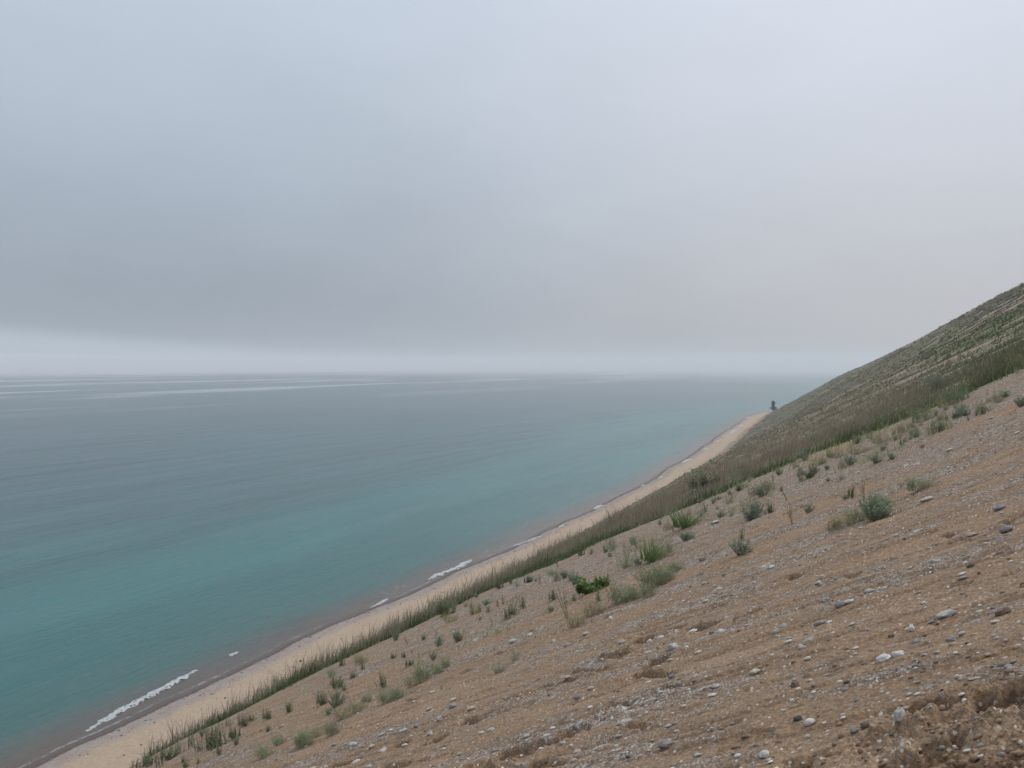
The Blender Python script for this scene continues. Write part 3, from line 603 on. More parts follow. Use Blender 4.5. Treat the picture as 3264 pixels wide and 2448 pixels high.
 ('E', 2000, 1590, 66, 38, 'white', 'rounded', 0, None), ('E', 1067, 1568, 44, 24, 'dark', 'angular', 0, None), ('E', 2065, 1385, 82, 34, 'brown', 'angular', 0, None), ('E', 920, 395, 30, 36, 'white', 'angular', 0.5, None),
 ('E', 548, 895, 84, 36, 'pinkish', 'rounded', 0, None), ('E', 1250, 1524, 36, 20, 'white', 'rounded', 0, None), ('E', 1660, 1560, 82, 30, 'pale grey', 'angular', 0, None), ('E', 1456, 1640, 62, 36, 'grey', 'rounded', 0, None),
 ('E', 1240, 940, 62, 22, 'white', 'angular', 0, None), ('E', 850, 744, 32, 26, 'white', 'angular', 0, None), ('E', 1950, 512, 36, 20, 'white', 'rounded', 0, None), ('E', 2080, 465, 50, 22, 'pale grey', 'rounded', 0, None),
 ('E', 1830, 130, 104, 44, 'pale grey', 'angular', 0.1, 'long grey stone right of the soft bushy clumps'), ('E', 1890, 16, 50, 24, 'blue-grey', 'rounded', 0, None), ('E', 1330, 800, 34, 24, 'white', 'rounded', 0, None), ('E', 970, 1465, 34, 30, 'white', 'angular', 0, None),
 ('E', 1225, 1190, 34, 26, 'white', 'angular', 0, None), ('E', 1170, 1222, 40, 24, 'cream', 'lumpy', 0, None), ('E', 640, 1416, 34, 20, 'white', 'rounded', 0, None), ('E', 990, 1365, 50, 34, 'pinkish', 'angular', 0.3, None), ('E', 640, 1485, 80, 34, 'pinkish', 'angular', 0.6, None),
 ('F', 1605, 1166, 84, 40, 'cream', 'rounded', 0.15, 'white oval stone under the ledge'), ('F', 1450, 1090, 60, 28, 'white', 'angular', 0, None), ('F', 1450, 1130, 76, 48, 'grey', 'angular', 0, 'grey stone with a white one on top'), ('F', 1330, 1238, 66, 48, 'pale grey', 'angular', 0, None),
 ('F', 1150, 1286, 92, 52, 'grey', 'angular', 0, None), ('F', 1030, 1334, 92, 42, 'pale grey', 'rounded', 0, 'rounded pale stone left of a grey slab'), ('F', 600, 1450, 88, 52, 'pale grey', 'rounded', 0, 'large oval pale stone at lower left'), ('F', 760, 1460, 66, 38, 'cream', 'rounded', 0, None),
 ('F', 850, 1490, 92, 46, 'white', 'angular', 0, None), ('F', 1250, 1366, 62, 44, 'pale grey', 'angular', 0.4, None), ('F', 1040, 1456, 66, 28, 'cream', 'rounded', 0, None), ('F', 1370, 1480, 46, 28, 'white', 'rounded', 0, None),
 ('F', 1500, 1505, 50, 40, 'pale grey', 'rounded', 0, None), ('F', 1092, 1374, 42, 22, 'pale grey', 'rounded', 0, None), ('F', 625, 1606, 90, 34, 'cream', 'rounded', 0.35, 'long tilted cream stone at the bottom left'), ('F', 735, 1640, 62, 30, 'pale grey', 'angular', 0, None),
 ('F', 1770, 1320, 82, 46, 'pale grey', 'rounded', 0, 'pair-forming pale stone under the ledge mouth'), ('F', 1690, 1344, 62, 36, 'cream', 'rounded', 0, None), ('F', 265, 1650, 72, 30, 'pale grey', 'rounded', 0, None), ('F', 466, 1390, 42, 24, 'pinkish', 'rounded', 0, None),
 ('F', 1270, 1030, 72, 26, 'pale grey', 'angular', 0, None), ('F', 1110, 1100, 42, 20, 'white', 'angular', 0, None), ('F', 1800, 1475, 50, 26, 'grey', 'rounded', 0, None), ('F', 440, 1465, 56, 36, 'grey', 'rounded', 0, None),
 ('F', 118, 1374, 36, 20, 'cream', 'rounded', 0, None), ('F', 200, 1466, 40, 20, 'pale grey', 'rounded', 0, None), ('F', 680, 1510, 60, 30, 'grey', 'rounded', 0, None), ('F', 1240, 1165, 60, 32, 'pinkish', 'angular', 0, None),
 ('F', 370, 1640, 50, 34, 'pale grey', 'rounded', 0, None), ('F', 60, 1540, 44, 18, 'grey', 'angular', 0, None), ('F', 840, 1365, 70, 24, 'pale grey', 'angular', 0.2, None),
 ('D', 1545, 432, 84, 34, 'pale grey', 'angular', 0.15, 'pale grey stone above the grassy clumps'), ('D', 1305, 714, 32, 16, 'white', 'rounded', 0, None), ('D', 1618, 692, 36, 18, 'white', 'rounded', 0, None), ('D', 655, 1255, 36, 40, 'white', 'angular', 0.6, None), ('D', 1270, 1076, 40, 16, 'white', 'rounded', 0, None),
 ('D', 1035, 1212, 50, 22, 'pale grey', 'rounded', 0.2, None), ('D', 440, 1372, 60, 28, 'pale grey', 'rounded', 0.3, None), ('D', 2020, 815, 62, 30, 'cream', 'rounded', 0, 'small cream stone high in the gravel'), ('D', 1160, 1085, 40, 18, 'cream', 'rounded', 0, None),
 ('A', 1585, 1475, 56, 24, 'cream', 'rounded', 0.2, 'cream stone on the upper gravel'), ('A', 2150, 1332, 44, 20, 'white', 'rounded', 0, None), ('A', 1570, 1615, 34, 18, 'white', 'rounded', 0, None), ('A', 1240, 1565, 34, 14, 'white', 'rounded', 0, None), ('A', 1935, 1200, 36, 14, 'pale grey', 'angular', 0, None),
]
def p0x(h): return h[0][0]
def p0y(h): return h[0][1]
def overlaps(px, py, used, d):
    for ux, uy, ur in used:
        if math.hypot(px-ux, py-uy) < d+ur: return True
    return False
def build_stones():
    stone_mats(); used = []; n = 0
    for i, (w, x, y, a, b, c, k, yaw, ph) in enumerate(STONES):
        px, py = full(w, x, y); o = put_stone(px, py, a*WK, b*WK, c, k, yaw, i, 0.16)
        if o is None: continue
        n += 1; used.append((px, py, a*WK*0.5))
        size = 'large' if a > 85 else ('mid-sized' if a > 55 else 'small')
        clod = (c == 'brown')
        if clod: o.name = 'sand_clod'; tag(o, cat='clod', group='brown clods of packed sand on the slope')
        else: tag(o, cat='stone', group='loose stones scattered over the sandy slope')
        if ph:
            LAND[SHORT[ph]] = (px, py); o['label'] = ph if len(ph.split()) > 5 else ph + ' on the sandy slope'
        else:
            look = {'rounded': 'rounded', 'angular': 'angular', 'lumpy': 'knobbly'}[k]
            describe(o, f'{size} {look} {c} ' + ('sand clod' if clod else 'stone'), px, py)
    r = random.Random(99); cols = ['white', 'pale grey', 'cream', 'grey', 'pinkish', 'pale grey', 'grey', 'blue-grey', 'white', 'brown']
    tries = 0
    while n < 255 and tries < 9000:
        tries += 1
        px = r.uniform(700, 3250); py = r.uniform(1560, 2435)
        hh = hit(px, py)
        if hh is None or hh[0][1] > 17 or hh[0][1] > veg_edge(hh[0][0])-1.5: continue
        dep = hh[1]
        wm = 0.030*(r.random()**-0.35)
        a = wm/dep*FPX
        if float(fbm(p0x(hh)*0.5, p0y(hh)*1.4, 2, 77)) < 0.02+0.1*r.random() or a < 10 or a > 34 or overlaps(px, py, used, a*0.7+4): continue
        k = r.choice(['rounded', 'angular', 'rounded']); c = r.choice(cols)
        if c == 'brown' and k == 'rounded': c = 'grey'
        o = put_stone(px, py, a, a*r.uniform(0.4, 0.72), c, k, None, 500+n, 0.2)
        if o is None: continue
        n += 1; used.append((px, py, a*0.5))
        clod = c == 'brown'
        if clod: o.name = 'sand_clod'; tag(o, cat='clod', group='brown clods of packed sand on the slope')
        else: tag(o, cat='stone', group='loose stones scattered over the sandy slope')
        describe(o, f'{"small" if a > 18 else "tiny"} {k} {c} ' + ('sand clod' if clod else 'stone'), px, py)
    return used

def mat_pebble():
    s = NT('pebble_material'); c = s.attr('tint', 'Color'); n = s.noise(60.0, 3, 0.7)
    col = s.mix(s.rng(n, 0.35, 0.7, 0, 0.5), c, s.mix(1.0, c, (0.68, 0.64, 0.6), 'MULTIPLY'))
    return s.fin(col, 0.9, None, 0.2)
def scatter_small(name, mat, N, palette, size_lo, size_pow, rmin, rmax, dens, label, cat, sub=0, flat=0.55, sinkf=0.25, maxpx=9.0, minpx=0.55, sizemax=0.03):
    rg = np.random.default_rng(len(name)*13+N)
    az = np.radians(rg.uniform(-10.5, 57, N)); r = np.exp(rg.uniform(math.log(rmin), math.log(rmax), N))
    x = -np.sin(az)*r; y = np.cos(az)*r
    keep = dens(x, y) > rg.random(N); x, y, r = x[keep], y[keep], r[keep]
    # sizes: at least large enough to be told apart from here, small ones far commoner
    lo = np.maximum(size_lo, minpx*r/870.0)
    s = lo*rg.random(len(x))**(-size_pow); s = np.minimum(s, np.minimum(np.maximum(sizemax, lo*1.3), maxpx*r/870.0))
    V0, F0 = ICO[sub]; nv = len(V0); n = len(x)
    sc = np.stack([s*rg.uniform(0.8, 1.35, n), s*rg.uniform(0.6, 1.1, n), s*rg.uniform(0.7, 1.2, n)*flat], 1)*0.5
    J = rg.uniform(0.72, 1.22, (n, nv, 1))
    P = V0[None]*J*sc[:, None, :]
    a = rg.uniform(-0.5, 0.5, n); ca, sa = np.cos(a)[:, None], np.sin(a)[:, None]
    X = P[..., 0]*ca-P[..., 1]*sa; Y = P[..., 0]*sa+P[..., 1]*ca; Z = P[..., 2]
    e = 0.2; gx = (base_z(x+e, y)-base_z(x-e, y))/(2*e)
    Z = Z + X*gx[:, None]
    z = zg(x, y)
    V = np.stack([X+x[:, None], Y+y[:, None], Z+(z+s*flat*(0.5-sinkf)*0.9)[:, None]], -1).reshape(-1, 3)
    F = (F0[None]+(np.arange(n)*nv)[:, None, None]).reshape(-1, 3)
    pal = np.array(palette); c = pal[rg.integers(0, len(pal), n)]*rg.uniform(0.82, 1.15, (n, 1))
    me = mesh_np(name, V, F, True, None, dict(tint=np.repeat(c, nv, 0)))
    return tag(link(name, me, mat), label, cat, kind='stuff')
def grav_density(x, y):
    g = 0.39 + 0.85*fbm(x*0.28, y*1.15, 4, 311) + 0.5*fbm(x*0.9, y*3.2, 3, 313) + 0.26*sstep(9, 20, y)*sstep(-14, -9, x) - 0.12*(1-sstep(4, 7, np.hypot(x, y)))
    h, m = relief(x, y); ch, cm = churn(x, y); g = g-0.7*m-0.5*cm
    t, q, L = seg_q(x, y, c0[:2], c1[:2]); g = g-0.6*(1-sstep(0.4, 0.7, np.abs(q-0.1)))*sstep(-0.9, -0.3, t)
    v, c, d = veg_zone(x, y)
    cl = sstep(0.1, 0.5, fbm(x*1.6, y*4.2, 3, 331))
    return np.clip((0.07+0.60*sstep(0.3, 0.8, g)+0.5*cl*sstep(0.2, 0.6, g))*(1-0.9*sstep(0.2, 0.7, v)), 0, 1)
PEB = [(0.33, 0.285, 0.24), (0.43, 0.385, 0.33), (0.26, 0.225, 0.195), (0.52, 0.49, 0.44), (0.62, 0.60, 0.55), (0.36, 0.265, 0.195), (0.31, 0.23, 0.17), (0.39, 0.31, 0.24), (0.17, 0.15, 0.135), (0.46, 0.37, 0.29), (0.33, 0.31, 0.295), (0.60, 0.57, 0.52), (0.52, 0.46, 0.38)]
SAND = [(0.27, 0.185, 0.125), (0.30, 0.21, 0.145), (0.24, 0.165, 0.11)]
def clod_density(x, y):
    h, m = relief(x, y); ch, cm = churn(x, y)
    t, q, L = seg_q(x, y, c0[:2], c1[:2]); w = (1-sstep(0.4, 0.75, np.abs(q-0.1)))*sstep(-0.9, -0.3, t)
    return np.clip(0.03+0.9*m+0.6*w, 0, 1)

# ------------------------------------------------------------------ plants
def mat_leaf(name, c, var=0.25, trans=0.25, attr=None):
    s = NT(name); oi = s.n('ShaderNodeObjectInfo')
    base = s.attr(attr, 'Color') if attr else c
    n = s.noise(9.0, 2, 0.5)
    v = s.rng(n, 0.3, 0.7, 1-var, 1+var, False)
    v = s.math('MULTIPLY', v, s.rng(oi.outputs['Random'], 0, 1, 0.85, 1.15, False))
    sc = s.n('ShaderNodeVectorMath', operation='SCALE'); s.put(sc.inputs[0], base)
    if not attr: sc.inputs[0].default_value = c
    s.put(sc.inputs['Scale'], v)
    s.fin(sc.outputs[0], 0.75, None, 0.2)
    tr = s.n('ShaderNodeBsdfTranslucent'); s.put(tr.inputs[0], sc.outputs[0]); mx = s.n('ShaderNodeMixShader'); mx.inputs[0].default_value = trans
    s.t.links.new(s.b.outputs[0], mx.inputs[1]); s.t.links.new(tr.outputs[0], mx.inputs[2]); s.t.links.new(mx.outputs[0], s.out.inputs[0])
    return s.m
PM = {}
def plant_mats():
    PM['sage'] = mat_leaf('sage_leaf', (0.25, 0.30, 0.21), 0.2, 0.35); PM['blade'] = mat_leaf('grass_blade', (0.175, 0.245, 0.095), 0.25, 0.4); PM['leafy'] = mat_leaf('bright_leaf', (0.10, 0.175, 0.045), 0.25, 0.35)
    PM['herb'] = mat_leaf('herb_leaf', (0.145, 0.195, 0.095), 0.25, 0.35); PM['fine'] = mat_leaf('fine_leaf', (0.25, 0.31, 0.185), 0.25, 0.35); PM['yellow'] = mat_leaf('yellow_green_leaf', (0.36, 0.33, 0.16), 0.2, 0.35)
    PM['loose'] = mat_leaf('grey_green_blade', (0.28, 0.31, 0.22), 0.25, 0.35); PM['stem'] = mat_leaf('dry_stem', (0.25, 0.19, 0.145), 0.2, 0.0); PM['gstem'] = mat_leaf('green_stem', (0.26, 0.26, 0.15), 0.2, 0.2); PM['dry'] = mat_leaf('dry_seed_head', (0.165, 0.105, 0.082), 0.2, 0.1)
    PM['dark'] = mat_leaf('dark_herb_leaf', (0.095, 0.135, 0.062), 0.25, 0.35); PM['wood'] = mat_leaf('weathered_wood', (0.13, 0.098, 0.072), 0.3, 0.0)
class Q:
    def __init__(s): s.v = []; s.f = []
    def quad(s, a, b, c, d): k = len(s.v); s.v += [a, b, c, d]; s.f.append((k, k+1, k+2, k+3))
    def ribbon(s, pts, w0, w1, side):
        n = len(pts)
        for i in range(n-1):
            wa = w0+(w1-w0)*i/(n-1); wb = w0+(w1-w0)*(i+1)/(n-1)
            s.quad(pts[i]-side*wa, pts[i]+side*wa, pts[i+1]+side*wb, pts[i+1]-side*wb)
    def stem(s, pts, w0, w1):
        s.ribbon(pts, w0, w1, Vector((1, 0, 0))); s.ribbon(pts, w0, w1, Vector((0.2, 1, 0)).normalized())
    def leaf(s, p, d, up, L, W):
        d = d.normalized(); sd = d.cross(up)
        if sd.length < 1e-4: sd = Vector((1, 0, 0))
        sd = sd.normalized()*W; s.quad(p, p+d*L*0.45+sd, p+d*L, p+d*L*0.45-sd)
    def me(s, name, mat):
        m = mesh_np(name, [tuple(q) for q in s.v], s.f, False); m.materials.append(mat); return m
def rv(r, z0=-1, z1=1):
    a = r.uniform(0, 2*math.pi); z = r.uniform(z0, z1); q = math.sqrt(max(0, 1-z*z)); return Vector((q*math.cos(a), q*math.sin(a), z))
def plant_proto(kind, seed):
    """unit plants, 1 m tall: list of (part name, mesh)"""
    r = random.Random(seed*77+len(kind)); L, S = Q(), Q()
    def arc(a, lean, h, droop, n=5, p0=None):
        p0 = p0 or Vector((0, 0, -0.03)); d = Vector((math.cos(a), math.sin(a), 0)); out = []
        for i in range(n+1):
            t = i/n; out.append(p0 + d*(lean*t + droop*t*t)*h + Vector((0, 0, h*(t - 0.45*droop*t*t))))
        return out
    if kind in ('grass', 'loose'):
        n = 150 if kind == 'grass' else 85
        for i in range(n):
            a = r.uniform(0, 6.28); rad = r.uniform(0, 0.42)**1.0; ca = r.uniform(0, 6.28)
            p0 = Vector((math.cos(ca)*rad*0.8, math.sin(ca)*rad*0.5, -0.04))
            pts = arc(ca+r.uniform(-0.8, 0.8), r.uniform(0.05, 0.35), r.uniform(0.5, 1.05), r.uniform(0.05, 0.45), 4, p0)
            L.ribbon(pts, r.uniform(0.010, 0.018) if kind == 'grass' else 0.009, 0.002, Vector((-math.sin(a), math.cos(a), 0)))
        for i in range(10): S.stem(arc(r.uniform(0, 6.28), r.uniform(0, 0.2), r.uniform(0.9, 1.25), 0.1, 3), 0.005, 0.003)
        mat = 'blade' if kind == 'grass' else 'loose'
    elif kind in ('sage', 'bigsage'):
        nb = 60 if kind == 'sage' else 120
        for i in range(nb):
            a = r.uniform(0, 6.28); ln = r.uniform(0, 0.62); h = r.uniform(0.35, 1.0)*(1-0.35*ln)
            p0 = Vector((math.cos(a)*ln*0.25, math.sin(a)*ln*0.25, -0.03))
            pts = arc(a, ln, h, r.uniform(0, 0.2), 5, p0); S.stem(pts, 0.007, 0.003)
            for k in range(26):
                t = r.uniform(0.25, 1.0); q = t*5; j = min(4, int(q)); p = pts[j].lerp(pts[j+1], q-j)
                L.leaf(p, (rv(r, -0.2, 0.9)+Vector((0, 0, 0.5))), rv(r), r.uniform(0.05, 0.10), r.uniform(0.010, 0.020))
        mat = 'sage'
    elif kind in ('fine', 'yellow'):
        for i in range(110):
            a = r.uniform(0, 6.28); off = Vector((r.uniform(-0.45, 0.45), r.uniform(-0.25, 0.25), -0.03))
            pts = arc(a, r.uniform(0.05, 0.5), r.uniform(0.35, 1.0), r.uniform(0, 0.25), 4, off); S.stem(pts, 0.004, 0.002)
            for k in range(15 if kind == 'fine' else 6):
                t = r.uniform(0.3, 1.0); q = t*4; j = min(3, int(q)); p = pts[j].lerp(pts[j+1], q-j)
                L.leaf(p, rv(r, 0, 1), rv(r), r.uniform(0.05, 0.11), r.uniform(0.005, 0.010))
        mat = kind
    elif kind == 'leafy':
        for i in range(42):
            a = r.uniform(0, 6.28); off = Vector((r.uniform(-0.5, 0.5), r.uniform(-0.25, 0.25), -0.03))
            pts = arc(a, r.uniform(0, 0.35), r.uniform(0.5, 1.0), 0.05, 4, off); S.stem(pts, 0.010, 0.005)
            for k in range(24):
                t = r.uniform(0.2, 1.0); q = t*4; j = min(3, int(q)); p = pts[j].lerp(pts[j+1], q-j)
                L.leaf(p, rv(r, 0, 0.9), Vector((0, 0, 1)), r.uniform(0.10, 0.19), r.uniform(0.025, 0.05))
        mat = 'leafy'
    elif kind in ('herb', 'dark', 'tall'):
        n = {'herb': 14, 'dark': 34, 'tall': 9}[kind]; sp = {'herb': 0.25, 'dark': 0.5, 'tall': 0.3}[kind]
        for i in range(n):
            a = r.uniform(0, 6.28); off = Vector((r.uniform(-sp, sp), r.uniform(-sp, sp)*0.6, -0.03))
            h = r.uniform(0.45, 1.0) if i else 1.0
            pts = arc(a, r.uniform(0, 0.22), h, r.uniform(0, 0.1), 5, off); S.stem(pts, 0.008, 0.004)
            for k in range(34 if kind != 'tall' else 42):
                t = r.uniform(0.12 if kind != 'tall' else 0.02, 1.0); q = t*5; j = min(4, int(q)); p = pts[j].lerp(pts[j+1], q-j)
                L.leaf(p, rv(r, -0.1, 0.8), Vector((0, 0, 1)), r.uniform(0.06, 0.15)*(1.25-t*0.75), r.uniform(0.012, 0.024)*(1.2-t*0.5))
        mat = 'dark' if kind != 'herb' else 'herb'
    elif kind == 'dry':
        for i in range(9):
            a = r.uniform(-0.5, 0.5)+math.pi*(r.random() < 0.5); off = Vector((r.uniform(-0.08, 0.08), r.uniform(-0.08, 0.08), -0.03))
            pts = arc(a, r.uniform(0.02, 0.35), r.uniform(0.6, 1.0), 0.02, 6, off); S.stem(pts, 0.011, 0.005)
            for k in range(30):
                t = r.uniform(0.45, 1.0); q = t*6; j = min(5, int(q)); p = pts[j].lerp(pts[j+1], q-j)
                L.leaf(p, rv(r, 0.4, 1), rv(r), r.uniform(0.03, 0.07), r.uniform(0.005, 0.010))
        mat = 'dry'
    elif kind == 'mat':
        for i in range(520):
            p = Vector((r.gauss(0, 0.9), r.gauss(0, 0.45), r.uniform(-0.02, 0.7)*r.random()))
            L.leaf(p, rv(r, 0, 0.8), Vector((0, 0, 1)), r.uniform(0.10, 0.22), r.uniform(0.03, 0.06))
        for i in range(14): S.stem(arc(r.uniform(0, 6.28), 0.4, r.uniform(0.3, 0.7), 0.1, 3, Vector((r.uniform(-0.8, 0.8), r.uniform(-0.4, 0.4), 0))), 0.008, 0.004)
        mat = 'leafymat'
    return [('leaves' if kind != 'dry' else 'seed_heads', L.me('leaves', PM[mat])), ('stems', S.me('stems', PM['stem' if kind in ('dry', 'leafy', 'sage') else 'gstem']))]
KIND = {'grass': ('beach_grass', 'green beach grass clump', 'grass clump', 'green clumps of beach grass'), 'loose': ('beach_grass', 'loose grey-green grass clump', 'grass clump', 'loose grey-green grass clumps'),
        'sage': ('sagebrush', 'silvery grey-green sagebrush', 'shrub', 'silvery sagebrush clumps'), 'bigsage': ('sagebrush', 'large silvery-green sagebrush', 'shrub', 'silvery sagebrush clumps'),
        'fine': ('feathery_plant', 'soft feathery green plant', 'plant', 'feathery plants on the slope'), 'yellow': ('feathery_plant', 'wispy yellow-green plant', 'plant', 'feathery plants on the slope'),
        'leafy': ('leafy_shrub', 'bright green leafy shrub', 'shrub', 'leafy green shrubs'), 'herb': ('herb', 'green upright herb', 'plant', 'green herbs dotted over the slope'),
        'dark': ('dark_herb', 'dark green bushy herb', 'plant', 'dark herbs along the lip of the slope'), 'tall': ('tall_weed', 'dark spiky tall weed', 'weed', 'tall weeds at the lip of the slope'),
        'dry': ('dry_stalks', 'bunch of dry stalks', 'dead plant', 'bunches of dry brown stalks'), 'mat': ('ground_creeper', 'low green creeper', 'plant', 'low green creepers')}
